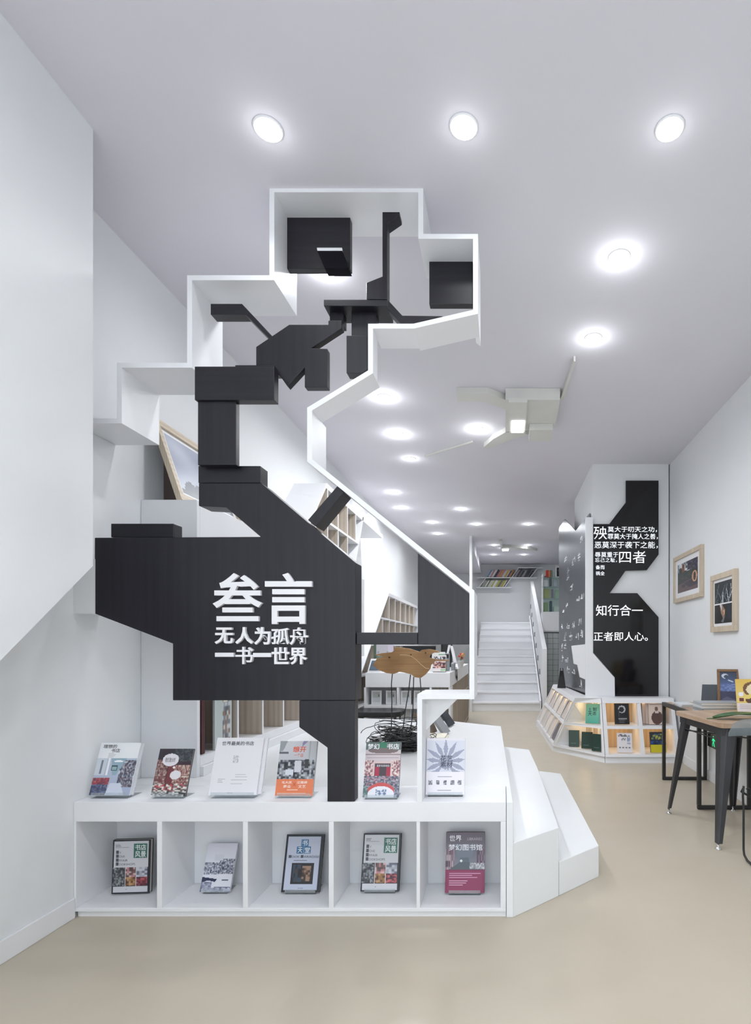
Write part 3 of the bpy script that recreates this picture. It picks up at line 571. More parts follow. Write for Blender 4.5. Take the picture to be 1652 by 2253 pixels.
# ================================================================== WIRE NEST WITH WALNUT FISH BOARD
nx, ny = (872-VX)/F*3.85, 3.85
fish = thing('wooden_fish', 'walnut fish-shaped board carried on four thin black stems', 'sculpture', (nx, ny, STG))
out = [(820,1463),(828,1450),(845,1444),(823,1441),(840,1437),(862,1435),(867,1431),(866,1424),(885,1425),(900,1427),(913,1431),(922,1434),(928,1430),(944,1428),(960,1431),(968,1436),(955,1436),(946,1441),(944,1447),(958,1450),(986,1452),(987,1455),(958,1454),(948,1463),(946,1472),(936,1484),(925,1492),(912,1490),(905,1484),(890,1480),(878,1478),(866,1483),(850,1481),(832,1474)]
out = [(x, y) for x, y in out]
MB().pxprism(out, ny-.02, ny+.005).build('fish_board', PLY, fish, bevel=.002)
gl = [P(x,y,ny-.021) for x,y in ((880,1441),(893,1441),(905,1444),(916,1452),(926,1462),(936,1470),(944,1471))]
MB().tube(gl, .0016, 6).build('gill_line', mat('pale_groove', rgb(226,196,160), .5), fish)
for x, y in ((856.5,1446.5),(904,1440.5),(936,1436.5)): MB().lathe([(.004,-.004),(.004,.004)], P(x,y,ny-.021), 8).build('peg_hole', WIRE, fish)
for a in ([(863,1482),(861,1505),(862,1545),(861,1600)],[(903,1484),(899,1520),(892,1560),(886,1608)],[(910,1489),(909,1530),(908,1570),(904,1600)],[(924,1490),(926,1520),(922,1560),(915,1600)]):
    MB().tube([P(x,y,ny) for x,y in a], .0035, 6).build('stem', WIRE, fish)
nest = MB(); r = random.Random(11)
for i in range(110):
    cx, cy = nx+r.gauss(.05,.06), ny+r.gauss(0,.08); zc = STG+.012+abs(r.gauss(0,.085)); rad = r.uniform(.06,.145); tx, ty = r.gauss(0,.16), r.gauss(0,.16); ph = r.uniform(0,6.28); el = r.uniform(.6,1)
    pts = []
    for q in range(16):
        a = ph+q/16*6.283*.93; x_, y_ = rad*math.cos(a), rad*el*math.sin(a)
        pts.append((cx+x_, min(ny+.2, cy+y_), max(STG+.004, zc+x_*tx+y_*ty+r.gauss(0,.004))))
    nest.tube(pts, .0028, 5)
tag(nest.build('wire_nest', WIRE, smooth=True), 'tangled nest of black wire on the white stage', 'wire nest')

# ================================================================== BOOKS ON THE STAGE BEHIND THE FOOT SHELF
for lb, px, py, w_, h_, t_, tl, rz, col in (
  ('grey book leaning on a stand at the back of the stage', 985,1617,.17,.24,.022,36,80,(150,152,156)),
  ('dark book leaning behind the grey one at the stage back', 996,1598,.17,.24,.02,36,80,(50,52,60)),
  ('tan book leaning left of the grey one near the foot shelf', 955,1617,.17,.20,.03,25,78,(170,150,128)),
  ('brown book leaning farthest left behind the foot shelf', 943,1617,.17,.19,.03,25,78,(120,100,84))):
    p = PZ(px, py, STG); book(lb, p.x, p.y, STG+.004, w_, h_, t_, tl, rz, col, None, (), 'books leaning at the back of the stage')
p = PZ(955,1632,STG)
for i, lb in enumerate(('cream book lying flat, bottom of the pair behind the foot shelf','cream book lying flat, top of the pair behind the foot shelf')):
    t_ = thing('book', lb, 'book', (p.x, p.y, STG+.016*i), 'flat books behind the foot shelf')
    z_ = STG+.016*i+.0005
    MB().box(p.x-.09, p.x+.09-.01*i, p.y, p.y+.22, z_, z_+.002).box(p.x-.09, p.x+.09-.01*i, p.y, p.y+.22, z_+.0135, z_+.0155).build('cover', mat('cover_228_222_205', rgb(228,222,205), .4), t_)
    MB().box(p.x-.088, p.x+.088-.01*i, p.y+.003, p.y+.217, z_+.002, z_+.0135).build('page_block', PAPER, t_)
stl = thing('stool', 'black padded stool just behind the stage by the counter', 'stool', (-1.30, 5.95, 0))
MB().slab([(-1.62,5.68),(-1.16,5.68),(-1.10,5.74),(-1.10,6.0),(-1.16,6.06),(-1.62,6.06)], .525, .585).build('seat', mat('black_leather', (.02,.021,.023), .35), stl, bevel=.012)
for x in (-1.58,-1.16):
    for y in (5.72,6.0): MB().tube([(x,y,0),(x,y,.53)], .012, 8).build('leg', DARKM, stl)
MB().tube([P(840,1577,5.75),P(848,1573,5.75),P(851,1568,5.75),P(848,1566,5.75)], .006, 6).build('strap', WIRE, stl)
# ================================================================== SERVICE COUNTER
ZK = 6.2; KX0, KX1, KT = -1.60, -.62, .975
ct = thing('service_counter', 'white service counter with open shelves seen under the black rail', 'counter', ((KX0+KX1)/2, ZK+.3, 0))
MB().box(KX0, KX1, ZK, 9.4, KT-.17, KT).build('worktop', WHITE, ct, bevel=.004)
zr1, zr2, zr3 = KT-.171, CAMH-(1556-VY)*ZK/F, .08
MB().box(KX0, KX1-.26, ZK+.25, 9.39, zr3, zr1).build('core', GREYW, ct)
for z in (zr2, .36, .06): MB().box(KX0, KX1-.001, ZK, ZK+.249, z-.02, z+.02).build('shelf_board', WHITE, ct)
for px in (803,875,947,989):
    x = (px-VX)/F*ZK; MB().box(x-.012, x+.012, ZK+.002, ZK+.248, 0, zr1).build('divider', WHITE, ct)
for i in range(13):
    y = ZK+.26+i*.25; MB().box(KX1-.259, KX1, y, y+.02, 0, zr1).build('divider', WOOD, ct)
MB().box(KX1-.2595, KX1-.002, ZK+.26, 9.38, zr2-.01, zr2+.01).build('shelf_board', WOOD, ct)
MB().box(KX1-.2595, KX1-.002, ZK+.26, 9.38, .05, .07).build('shelf_board', WOOD, ct)
cf = Cv(20,28,(206,208,206)); cf.rect(0,0,1,1,(232,232,230)).rect(.1,.1,.9,.55,(186,190,186)).rect(.1,.55,.9,.9,(214,218,222)).rect(.7,.3,.85,.45,(120,124,126))
for i, (px, lb) in enumerate(((828,'leftmost'),(860,'second'),(893,'third'),(921,'fourth'))):
    x = (px-VX)/F*(ZK+.1); h_ = zr1-zr2-.05
    t_ = thing('framed_card', 'white framed card on the upper counter shelf, %s' % lb, 'picture', (x, ZK+.1, zr2+.021), 'framed cards on the counter shelves')
    MB().box(x-.06, x+.06, ZK+.1, ZK+.115, zr2+.021, zr2+.021+h_*.92).build('frame', WHITE, t_)
    o = add_print('card_print', cf, lambda u, v: (x-.051+.102*u, ZK+.0994, zr2+.03+h_*.86*(1-v)), None); o.parent = t_; o.matrix_parent_inverse = Matrix.Translation(t_.location).inverted()
for i, (px, lb) in enumerate(((860,'left'),(893,'right'))):
    x = (px-VX)/F*(ZK+.1)
    t_ = thing('framed_card', 'white framed card on the lower counter shelf, %s one' % lb, 'picture', (x, ZK+.1, .381), 'framed cards on the counter shelves')
    MB().box(x-.06, x+.06, ZK+.1, ZK+.115, .381, .56).build('frame', WHITE, t_)
    MB().box(x-.051, x+.051, ZK+.0985, ZK+.0998, .39, .55).build('card', mat('card_grey', rgb(190,192,190), .5), t_)
# things on the counter
def at(px, py, d=ZK+.15): return P(px, py, d)
kz = KT+.001
bx = (822-VX)/F*(ZK+.12)
t_ = thing('framed_photo', 'slate blue framed print lying against the counter end by the black leg', 'picture', (bx, ZK+.12, kz))
a, b = at(808,1478,ZK+.1), at(845,1452,ZK+.2)
MB().hexa([(a.x,ZK+.10,kz),(b.x,ZK+.10,kz),(b.x,ZK+.13,kz),(a.x,ZK+.13,kz),(a.x+.02,ZK+.19,kz+.155),(b.x,ZK+.19,kz+.155),(b.x,ZK+.22,kz+.155),(a.x+.02,ZK+.22,kz+.155)]).build('frame', WHITE, t_)
MB().hexa([(a.x+.02,ZK+.1,kz+.025),(b.x-.02,ZK+.1,kz+.025),(b.x-.02,ZK+.104,kz+.025),(a.x+.02,ZK+.104,kz+.025),(a.x+.036,ZK+.173,kz+.135),(b.x-.02,ZK+.173,kz+.135),(b.x-.02,ZK+.177,kz+.135),(a.x+.036,ZK+.177,kz+.135)]).build('print', mat('slate_print', rgb(74,92,110), .4, var=.2), t_)
c_ = Cv(30,24,(190,188,194)); c_.rect(0,0,.15,1,(80,100,84)).rect(.15,.75,.6,1,(120,130,110)).rect(.75,.2,1,1,(205,196,210)).mix(.2,.55,.8,.8,[(190,188,194),(150,146,158)],2,3)
t_ = thing('poster_board', 'grey lilac photo board standing at the back of the counter', 'picture', ((845-VX)/F*6.9, 6.9, kz))
a, b = at(822,1452,6.9), at(865,1410,6.9)
MB().box(a.x, b.x, 6.9, 6.92, kz, b.z).build('board', GREYW, t_)
o = add_print('photo_print', c_, lambda u, v: (a.x+(b.x-a.x)*u, 6.899, b.z+(a.z-b.z)*v), None); o.parent = t_; o.matrix_parent_inverse = Matrix.Translation(t_.location).inverted()
t_ = thing('monitor', 'black computer monitor behind the fish on the counter', 'monitor', (at(922,1440,7.0).x, 7.0, kz))
a, b = at(886,1436,7.0), at(958,1421,7.0)
MB().box(a.x, b.x, 7.0, 7.04, kz+.12, b.z+.0).build('screen', mat('black_plastic', (.012,.014,.015), .3), t_, bevel=.004)
MB().box((a.x+b.x)/2-.03, (a.x+b.x)/2+.03, 7.041, 7.07, kz+.01, kz+.2).build('neck', DARKM, t_); MB().box((a.x+b.x)/2-.12, (a.x+b.x)/2+.12, 6.96, 7.14, kz, kz+.0095).build('foot', DARKM, t_)
cb = Cv(24,16,(226,226,224)); cb.rect(.5,.15,1,.85,(70,160,90)).mix(.55,.25,.95,.75,[(220,240,220),(70,160,90)],2,2)
cb2 = Cv(28,30,(222,214,214)); cb2.rect(.05,.12,.95,.38,(60,60,70)).mix(.05,.12,.95,.38,[(60,60,70),(230,230,235)],2,2).mix(.0,.4,1,.82,[(60,52,60),(180,120,110),(110,70,70),(220,190,180)],3,2).rect(.6,.85,1,.95,(120,190,110))
x_ = at(967,1475).x
book('photo book with dark figures leaning at the counter front under the green one', x_, ZK+.09, kz, .155, .20, .03, 14, -6, (60,62,70), cb2, (), 'books on the counter')
book('white book with a green logo standing behind the photo book', at(964,1448,ZK+.36).x, ZK+.36, kz, .16, .235, .02, 8, 0, (226,226,224), cb, (), 'books on the counter')
t_ = thing('card_machine', 'grey card reader standing among the counter books', 'card reader', (at(982,1455,ZK+.45).x, ZK+.45, kz))
a, b = at(975,1455,ZK+.45), at(989,1437,ZK+.45)
MB().box(a.x, b.x, ZK+.45, ZK+.50, kz, b.z).build('body', mat('grey_plastic', rgb(140,146,150), .4), t_, bevel=.01)
MB().box(a.x+.012, b.x-.012, ZK+.4485, ZK+.4495, b.z-.06, b.z-.015).build('screen', DARKM, t_)
# black speaker and grey A-shaped holder
t_ = thing('desk_speaker', 'tall black box standing at the right of the counter', 'speaker', (at(978,1440,7.4).x, 7.4, kz))
a, b = at(970,1460,7.4), at(994,1416,7.4); MB().box(a.x, b.x, 7.4, 7.55, kz, b.z+.04).build('body', mat('black_plastic', (.012,.014,.015), .3), t_, bevel=.006)
MB().box(a.x+.02, b.x-.02, 7.397, 7.3995, kz+.05, b.z-.02).build('grille', DARKM, t_)
t_ = thing('book_easel', 'pale A-shaped easel leaning at the right end of the counter', 'easel', (at(992,1455,7.0).x, 7.0, kz))
for pts in ([(982,1440),(986,1440),(991,1419),(986,1419)],[(990,1421),(996,1421),(1005,1459),(998,1459)]):
    q = [P(x,y,6.97) for x,y in pts]; q = [Vector((v.x, v.y, max(v.z, kz))) for v in q]
    MB().prism(q, [Vector((v.x, v.y+.05, v.z)) for v in q]).build('strut', WHITE, t_)
MB().box(P(983,0,7.0).x, P(1004,0,7.0).x, 7.022, 7.05, kz, kz+.03).build('foot', WHITE, t_)
t_ = thing('box', 'grey cardboard box with trailing cords at the counter\'s right end', 'box', (at(1004,1466,6.75).x, 6.75, kz))
a, b = at(992,1478,6.75), at(1018,1459,6.75)
MB().box(a.x, KX1-.005, 6.75, 6.95, kz, b.z).build('body', mat('grey_card', rgb(150,154,158), .6), t_, bevel=.004); MB().box(a.x+.005, KX1-.01, 6.749, 6.951, b.z-.012, b.z+.004).build('lid', GREYW, t_)
for q in range(3): MB().tube([(KX1+.004,6.8+.1*q,kz+.01),(KX1+.008,6.82+.1*q,kz-.07),(KX1+.012,6.85+.1*q,kz-.12-.02*q),(KX1+.008,6.9+.1*q,kz-.05),(KX1+.004,6.93+.1*q,kz+.005)], .0025, 5).build('cord', WIRE, t_)
t_ = thing('flower_pot', 'little pot of orange and red flowers on the counter\'s far right', 'plant', (at(1014,1450,7.3).x-.03, 7.6, kz))
fx, fy = t_.location.x, 7.6
MB().lathe([(.035,0),(.05,.10),(.052,.10),(.045,.09)], (fx,fy,kz), 16).build('pot', WHITE, t_, smooth=True)
r = random.Random(4)
for q in range(9):
    col = r.choice(((226,160,110),(206,70,60),(220,190,120),(110,130,80)))
    MB().lathe([(.004,-.018),(.018,-.010),(.022,0),(.016,.012),(.003,.017)], (fx+r.gauss(0,.035), fy+r.gauss(0,.03), kz+.13+r.random()*.07), 8).build('blossom', mat('petal_%d' % col[0], rgb(*col), .6), t_, smooth=True)
MB().tube([(fx,fy,kz+.08),(fx+.01,fy,kz+.16)], .006, 6).build('stem', mat('leaf_green', (.05,.16,.05), .5), t_)

# ================================================================== STAIRS AT THE BACK
st = thing('staircase', 'white straight staircase rising to the rear landing', 'stairs', (0, ZS, 0))
for k_ in range(NS):
    y = ZS+k_*TR
    MB().box(SX0, SX1, y, y+.02, k_*RI, (k_+1)*RI-.03).build('riser', WHITE, st)
    MB().box(SX0, SX1, y-.025, y+TR+.02 if k_ < NS-1 else 15.99, (k_+1)*RI-.03, (k_+1)*RI).build('tread', WHITE, st, bevel=.003)
sl = RI/TR
def stringer(x0, x1, up):
    pr = [(ZS-.03,0),(ZS-.03,RI+up),(ZS+NS*TR, NS*RI+RI*.0+up+RI),(15.99, NS*RI+up+RI),(15.99,0)]
    return MB().prism([(x0,y,z) for y,z in pr], [(x1,y,z) for y,z in pr])
stringer(SX1+.001, SX1+.03, .03).build('stringer', WHITE, st)
hb = [(ZS-.06,0),(ZS-.06,1.226),(15.3,3.14),(15.3,0)]
MB().prism([(SX1+.05,y,z) for y,z in hb], [(SX1+.14,y,z) for y,z in hb]).build('banister_wall', WHITE, st, bevel=.004)
MB().box(SX1+.03, SX1+.05, ZS+.3, 15.2, 0, .3).build('web', WHITE, st)
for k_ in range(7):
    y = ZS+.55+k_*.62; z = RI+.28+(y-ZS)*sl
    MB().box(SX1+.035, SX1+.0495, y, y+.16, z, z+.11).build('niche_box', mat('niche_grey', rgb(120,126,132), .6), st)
struct('wall_stair_side', MB().box(SX0-.05, SX0-.001, ZS-.1, YE-.001, 0, CEIL-.001), WALL, 'narrow white wall end at the left foot of the stairs')
# parallelogram shelf on the back wall
ZW = 15.98; D0 = 15.72
ws = thing('book_shelf', 'white parallelogram wall shelf of books above the landing', 'shelf', (P(1110,1270,D0).x, 15.85, P(0,1292,D0).z))
for x0_, x1_, y_ in ((1047,1125,1291.5),(1049,1182,1270),(1139,1193,1248)):
    a, b = P(x0_,y_,D0), P(x1_,y_,D0); MB().box(a.x, b.x, D0, ZW, a.z-.022, a.z+.0).build('shelf_board', WHITE, ws)
for (xa,ya,xb,yb_) in ((1067,1271,1054,1291),(1123,1271,1110,1291),(1140,1248,1126,1269.5),(1182,1248,1166,1269.5)):
    a, b = P(xa,ya,D0), P(xb,yb_,D0); MB().hexa([(b.x,D0,b.z),(b.x+.02,D0,b.z),(b.x+.02,ZW,b.z),(b.x,ZW,b.z),(a.x,D0,a.z-.023),(a.x+.02,D0,a.z-.023),(a.x+.02,ZW,a.z-.023),(a.x,ZW,a.z-.023)]).build('slanted_end', WHITE, ws)
r = random.Random(9)
def slantbooks(x0, x1, ybot, ytop, cols, lb, grp):
    x = x0
    while x < x1-1:
        w_ = r.uniform(2.2,5); c = r.choice(cols); hgt = r.uniform(.78,.95); a = P(x,ybot,D0+.05); b = P(min(x+w_,x1),ybot,D0+.05); t0 = P(x+(ybot-ytop)*.6*hgt, ybot-(ybot-ytop)*hgt, D0+.05); sh = t0.x-a.x
        tag(MB().hexa([(a.x,D0+.05,a.z+.001),(b.x-.002,D0+.05,a.z+.001),(b.x-.002,ZW-.02,a.z+.001),(a.x,ZW-.02,a.z+.001),(a.x+sh,D0+.05,t0.z),(b.x-.002+sh,D0+.05,t0.z),(b.x-.002+sh,ZW-.02,t0.z),(a.x+sh,ZW-.02,t0.z)]).build('book', mat('spine_%d_%d_%d' % c, rgb(*c), .5)), cname(c)+' '+lb, 'book', grp)
        x += w_
slantbooks(1071,1123,1269.6,1252,[(214,212,214),(180,120,120),(70,60,72),(190,150,60),(210,150,90),(90,130,170),(200,200,205),(60,60,66)],'slanting book on the middle board of the wall shelf','books on the middle board of the wall shelf')
slantbooks(1130,1164,1269.6,1252,[(150,140,150),(206,200,208),(80,82,90),(110,108,118),(60,62,68)],'slanting book in the upper box of the wall shelf','books in the upper box of the wall shelf')
slantbooks(1058,1108,1291,1274.5,[(190,196,180),(90,96,84),(214,218,220),(170,160,60),(206,210,206),(150,150,140)],'slanting book in the lower box of the wall shelf','books in the lower box of the wall shelf')
# ================================================================== REAR RIGHT PASSAGE
RX0, RX1, RY = SX1+.15, XR-.001, 12.0
tw = thing('tiled_bar', 'grey square-tiled bar front at the end of the right passage', 'bar counter', ((RX0+RX1)/2, RY, 0))
MB().box(RX0, RX1, RY+.012, RY+.4, 0, 1.60).build('bar_body', mat('grout_grey', rgb(130,136,136), .7), tw)
TILE = mat('grey_glazed_tile', rgb(186,192,192), .2, var=.06, scale=1)
tsz = .12; tile_me = None
for i in range(int((RX1-RX0)/tsz)):
    for j in range(13):
        x, z = RX0+i*tsz, j*tsz+.02
        if tile_me is None:
            o = MB().box(.004, tsz-.004, 0, .010, .004, tsz-.004).build('tile', TILE); tile_me = o.data
        else:
            o = bpy.data.objects.new('tile', tile_me); C.objects.link(o)
        plain_parent(o, tw); o.location = (x-tw.location.x, RY+.001-tw.location.y, z)
uc = thing('upper_cabinet', 'plain white cabinet sitting on the tiled bar', 'cabinet', ((RX0+RX1)/2, RY, 1.601))
MB().box(RX0, RX1, RY-.05, RY+.4, 1.601, 2.05).build('body', WHITE, uc, bevel=.004); MB().box(RX0, RX1, RY-.06, RY+.4, 1.605, 1.63).build('edge_strip', GREYW, uc)
gs = thing('glass_shelf', 'green glass shelves with small goods above the white cabinet', 'shelf', ((RX0+RX1)/2, RY+.2, 2.051))
for z in (2.36, 2.62, 2.83): MB().box(RX0, RX1, RY, RY+.3, z-.012, z).build('glass_board', GLASSG, gs)
MB().box(RX0, RX1, RY+.31, RY+.33, 2.051, 3.0).build('glass_back', GLASSG, gs)
for x in (RX0+.008, RX0+.60, RX1-.03): MB().box(x, x+.018, RY, RY+.3, 2.051, 2.9).build('upright', WHITE, gs)
r = random.Random(21)
for z, items in ((2.0515,[((120,150,110),.1,.2),((60,90,90),.06,.24),((180,200,190),.12,.12),((70,72,80),.16,.10)]),(2.361,[((150,160,110),.14,.2),((120,124,136),.05,.2),((150,180,160),.16,.17),((50,80,86),.07,.17)]),(2.621,[((206,210,214),.1,.15),((90,96,104),.05,.18),((170,180,190),.08,.14)])):
    x = RX0+.035
    for c, w_, h_ in items:
        if x+w_ > RX0+.54: break
        tag(MB().box(x, x+w_, RY+.05, RY+.17, z, z+h_).box(x+.01, x+w_-.01, RY+.06, RY+.16, z+h_, z+h_+.012).build('gift_box', mat('spine_%d_%d_%d' % c, rgb(*c), .4), bevel=.004), cname(c)+' gift box on the '+{2.0515:'lowest',2.361:'middle',2.621:'upper'}[z]+' of the green glass shelves', 'box', 'goods on the green glass shelves'); x += w_+.035
x = RX0+.06
for i, c in enumerate(((120,60,110),(196,60,44),(206,70,44),(190,150,110),(170,90,80),(110,140,110))):
    tag(MB().box(x, x+.028, RY+.05, RY+.2, 2.8305, 2.8305+(.16 if i else .03)).build('book', mat('spine_%d_%d_%d' % c, rgb(*c), .5)), ('flat purple','tall red','bright red','tan','dull pink','green')[i]+' little book on the topmost glass shelf', 'book', 'books on the topmost glass shelf'); x += .03
t_ = thing('framed_photo', 'black photograph in a pale frame on the top glass shelf', 'picture', (RX0+.42, RY+.1, 2.831))
MB().box(RX0+.31, RX0+.55, RY+.10, RY+.125, 2.8305, 3.08).build('frame', WHITE, t_)
cz_ = Cv(24,24,(16,16,18)); cz_.mix(.2,.15,.8,.6,[(16,16,18),(120,120,124),(40,40,44)],2,2).rect(.5,.6,.8,.75,(90,20,36))
o = add_print('photo_print', cz_, lambda u, v: (RX0+.335+.19*u, RY+.0995, 3.055-.20*v), None); o.parent = t_; o.matrix_parent_inverse = Matrix.Translation(t_.location).inverted()

# ================================================================== COLUMN PANELS
ZP = 6.33
bpn = thing('lettered_panel', 'tall glossy black angular panel with glowing white sentences on the column', 'sign panel', (1.4, ZP, .69))
poly = [(1377,1057.4),(1448.7,1057.4),(1448.7,1220),(1422.7,1254.3),(1376,1255.7),(1341.3,1305),(1401.7,1305),(1448.7,1358),(1448.7,1533),(1353,1533),(1352.5,1490),(1305,1435),(1305,1153),(1340.2,1153),(1377,1105)]
MB().pxprism(poly, ZP, ZP+.028).build('black_board', GLOSSB, bpn)
ZT = ZP-.003
def glowtext(txt, x0, y0, x1, y1, off=.0):
    a, b = P(x0,y1,ZT), P(x1,y0,ZT); q = MB()
    text_into(q, txt, lambda u, v, d: (a.x+(b.x-a.x)*u, a.y-.0035*d+.0025, a.z+(b.z-a.z)*v), off, .02)
    q.build('glowing_line', GLOW, bpn)
for tx in (('殃',1306,1158.5,1335,1186.5),('莫大于叨天之功，',1337,1158.5,1445,1171),('罪莫大于掩人之善，',1337,1174,1447,1186.5),('恶莫深于袭下之能，',1308,1191.5,1447,1206.5),('辱莫重于',1309,1214.5,1360,1226),('忘己之耻，',1309,1227.5,1357,1237),('四者',1362,1212,1420.5,1239),('备而',1310.5,1243.5,1330,1252.5),('祸全',1310.5,1257,1330,1266)):
    glowtext(*tx, -.004)
glowtext('知行合一',1311,1331,1414,1355); glowtext('正者即人心。',1306,1390.5,1425,1410)
# white surround board and folded facet
wb = thing('white_surround', 'white board edging the black panel with a stepped facet at lower left', 'panel', (1.0, 6.34, .69))
MB().pxprism([(1288,1138),(1304.6,1138),(1304.6,1437),(1352,1491),(1352.6,1533),(1288,1533)], ZP+.003, ZP+.029).build('edge_board', WHITE, wb)
MB().pxprism([(1257.7,1421),(1287.6,1417.5),(1287.6,1495),(1276,1490),(1270.6,1463),(1262.7,1460.6)], ZP+.012, ZP+.06).build('facet', WHITE, wb)
# perforated steel panel on the column's left side
sp = thing('steel_panel', 'brushed steel panel with a jagged top and dotted characters', 'panel', (.92, 7.3, .70))
A, B = Vector((1.03, 6.44, 0)), Vector((.86, 8.35, 0)); L_ = (B-A).length; dirv = (B-A).normalized(); nrm2 = Vector((-dirv.y, dirv.x, 0))
if nrm2.x > 0: nrm2 = -nrm2
def SP(s, z, d=0): v = A+dirv*(L_*s)+nrm2*d; return Vector((v.x, v.y, z))
def sfor(px):                                        # where the sight line of column px meets the panel
    k2 = (px-VX)/F; return max(0, min(1, (A.x-k2*A.y)/(k2*dirv.y-dirv.x)/L_))
def zfor(px, py): s_ = sfor(px); y_ = A.y+dirv.y*L_*s_; return s_, CAMH-(py-VY)/F*y_
tp = [zfor(*q) for q in ((1289,1137),(1266,1168),(1242,1142),(1228,1163))]
pl = [(0,.685)]+[(0,tp[0][1])]+tp[1:3]+[(1,tp[3][1]),(1,.685)]
MB().prism([SP(s,z) for s,z in pl], [SP(s,z,-.012) for s,z in pl]).build('sheet', METAL, sp)
dots = MB(); r = random.Random(5)
def dot(s, z, q=.0045):
    c = SP(s, z, .001); ux = dirv*q; uz = Vector((0,0,q)); dots.add([c-ux-uz, c+ux-uz, c+ux+uz, c-ux+uz], [(0,1,2,3)])
for px, py, sz in ((1250,1265,26),(1262,1235,14),(1275,1225,14),(1280,1185,14),(1258,1293,12),(1272,1320,12),(1281,1314,10),(1248,1333,10),(1240,1345,8),(1237,1380,14),(1250,1378,14),(1262,1376,14),(1276,1372,16),(1243,1402,18),(1256,1400,18),(1270,1402,14),(1280,1395,14),(1236,1425,16),(1244,1422,12),(1238,1450,16),(1247,1452,12),(1250,1474,14),(1262,1478,10),(1277,1505,14),(1245,1230,10)):
    s0, zz = zfor(px, py); s1, _ = zfor(px-6 if px > 1240 else px-4, py); w_ = max(.02, s1-s0); h_ = sz*7/F
    for q in range(7):
        hz = r.random() < .5; u0, v0 = r.uniform(-.5,.4), r.uniform(-.5,.4)
        for m_ in range(r.choice((4,6,8))):
            u, v = (u0+m_*.13, v0) if hz else (u0, v0+m_*.13)
            if abs(u) < .65 and abs(v) < .65: dot(min(.985, max(.01, s0+w_*u)), zz+h_*v)
o = dots.build('perforations', mat('lit_perforation', (.9,.93,.97), .5, var=0, emis=.5), sp); tag(o, kind='stuff')

# ================================================================== LIT CORNER DISPLAY
dz0, dz1 = .075, .655
du = thing('corner_display', 'white raked corner display with warmly lit book bays under the black panel', 'bookcase', (1.1, 6.2, 0))
def section(fb0, fb1, ft0, ft1, bk0, bk1):
    fb0, fb1, ft0, ft1, bk0, bk1 = map(Vector, (fb0, fb1, ft0, ft1, bk0, bk1))
    def fn(s, t, d):
        f = (fb0.lerp(fb1, s)).lerp(ft0.lerp(ft1, s), t); b = bk0.lerp(bk1, s); q = f.lerp(b, d); return Vector((q.x, q.y, dz0+(dz1-dz0)*t))
    return fn
secA = section((1.115,5.88),(1.935,5.88),(1.115,6.10),(1.935,6.10),(1.115,6.325),(1.935,6.325))
secB = section((.60,6.52),(1.11,5.885),(.81,6.17),(1.11,6.105),(.99,6.43),(1.112,6.325))
secC = section((.53,8.70),(.60,6.525),(.755,8.33),(.81,6.175),(.852,8.34),(.985,6.435))
for fn, divs, inner, nm in ((secA,(0,.485,.95),TAN,'A'),(secB,(.0,.955),WOOD,'B'),(secC,(0,.2,.4,.6,.8,.97),WOOD,'C')):
    MB().warp(fn,0,1,-.015,.03,0,1).build('bottom_board', WHITE, du)
    MB().warp(fn,0,1,.965,1.06,-.03 if nm != 'C' else -.02,1).build('top_board', WHITE, du)
    MB().warp(fn,0,1,.485,.54,0,.97).build('mid_shelf', WHITE, du)
    MB().warp(fn,.0,1,.031,.484,.97,.999).build('back_board', inner, du); MB().warp(fn,.0,1,.541,.964,.97,.999).build('back_board', inner, du)
    for s in divs:
        e_ = .05 if nm == 'A' else (.045 if nm == 'B' else .02)
        MB().warp(fn,s,s+e_,.031,.484,0,.969).build('divider', WHITE, du); MB().warp(fn,s,s+e_,.541,.964,0,.969).build('divider', WHITE, du)
    MB().warp(fn,0,1,-.13,-.02,.06,1).build('toe_kick', WHITE, du)
    for i, s in enumerate(divs):
        s2 = divs[i+1] if i+1 < len(divs) else (1 if nm == 'A' else 1)
        if s2-s < .1: continue
        for t in (.478, .958):
            MB().warp(fn,s+.08*(s2-s)+.05,s2-.05*(s2-s),t-.006,t,.30 if nm == 'C' else .35,.42 if nm == 'C' else .45).build('led_strip', WARM, du)
            c = fn((s+s2)/2+.02, t-.03, .4); l = bpy.data.lights.new('led', 'POINT'); l.energy = .5 if nm != 'C' else .28; l.color = (1,.68,.36); l.shadow_soft_size = .03
            lo = bpy.data.objects.new('led', l); C.objects.link(lo); lo.location = c-Vector(du.location); lo.parent = du
def disp_book(label, fn, s, t, d, w_, h_, th, tilt, rz, col, cv=None, tx=(), grp='books in the lit corner display'):
    c = fn(s, t, d); book(label, c.x, c.y, c.z+.004, w_, h_, th, tilt, rz, col, cv, tx, grp)
LB, LT = .031, .541
gA = Cv(24,32,(92,178,154)); gA.grad(0,0,1,1,(150,214,178),(84,170,150))
disp_book('mint green book with black brush characters in the lit display', secB, .72, LT, .18, .155, .225, .02, 12, -18, (84,170,150), gA, [('制',.52,.18,.78,.38,(24,40,40),.01),('造',.5,.40,.78,.58,(24,40,40),.01),('土',.18,.20,.42,.38,(24,40,40),.01),('天',.16,.40,.46,.62,(24,40,40),.01)])
for i, (s, lb, dd) in enumerate(((.36,'leftmost dark green cloth book in the lower lit bay',.16),(.63,'middle dark green cloth book in the lower lit bay',.22),(.86,'rightmost dark green cloth book in the lower lit bay',.12))):
    gd = Cv(16,22,(36,62,54)); gd.rect(.3,.12,.6,.15,(170,180,175)).rect(.2,.78,.7,.80,(90,110,104))
    disp_book(lb, secB, s, LB, dd, .125, .19, .03, 10, (-8,-18,-30)[i], (36,62,54), gd)
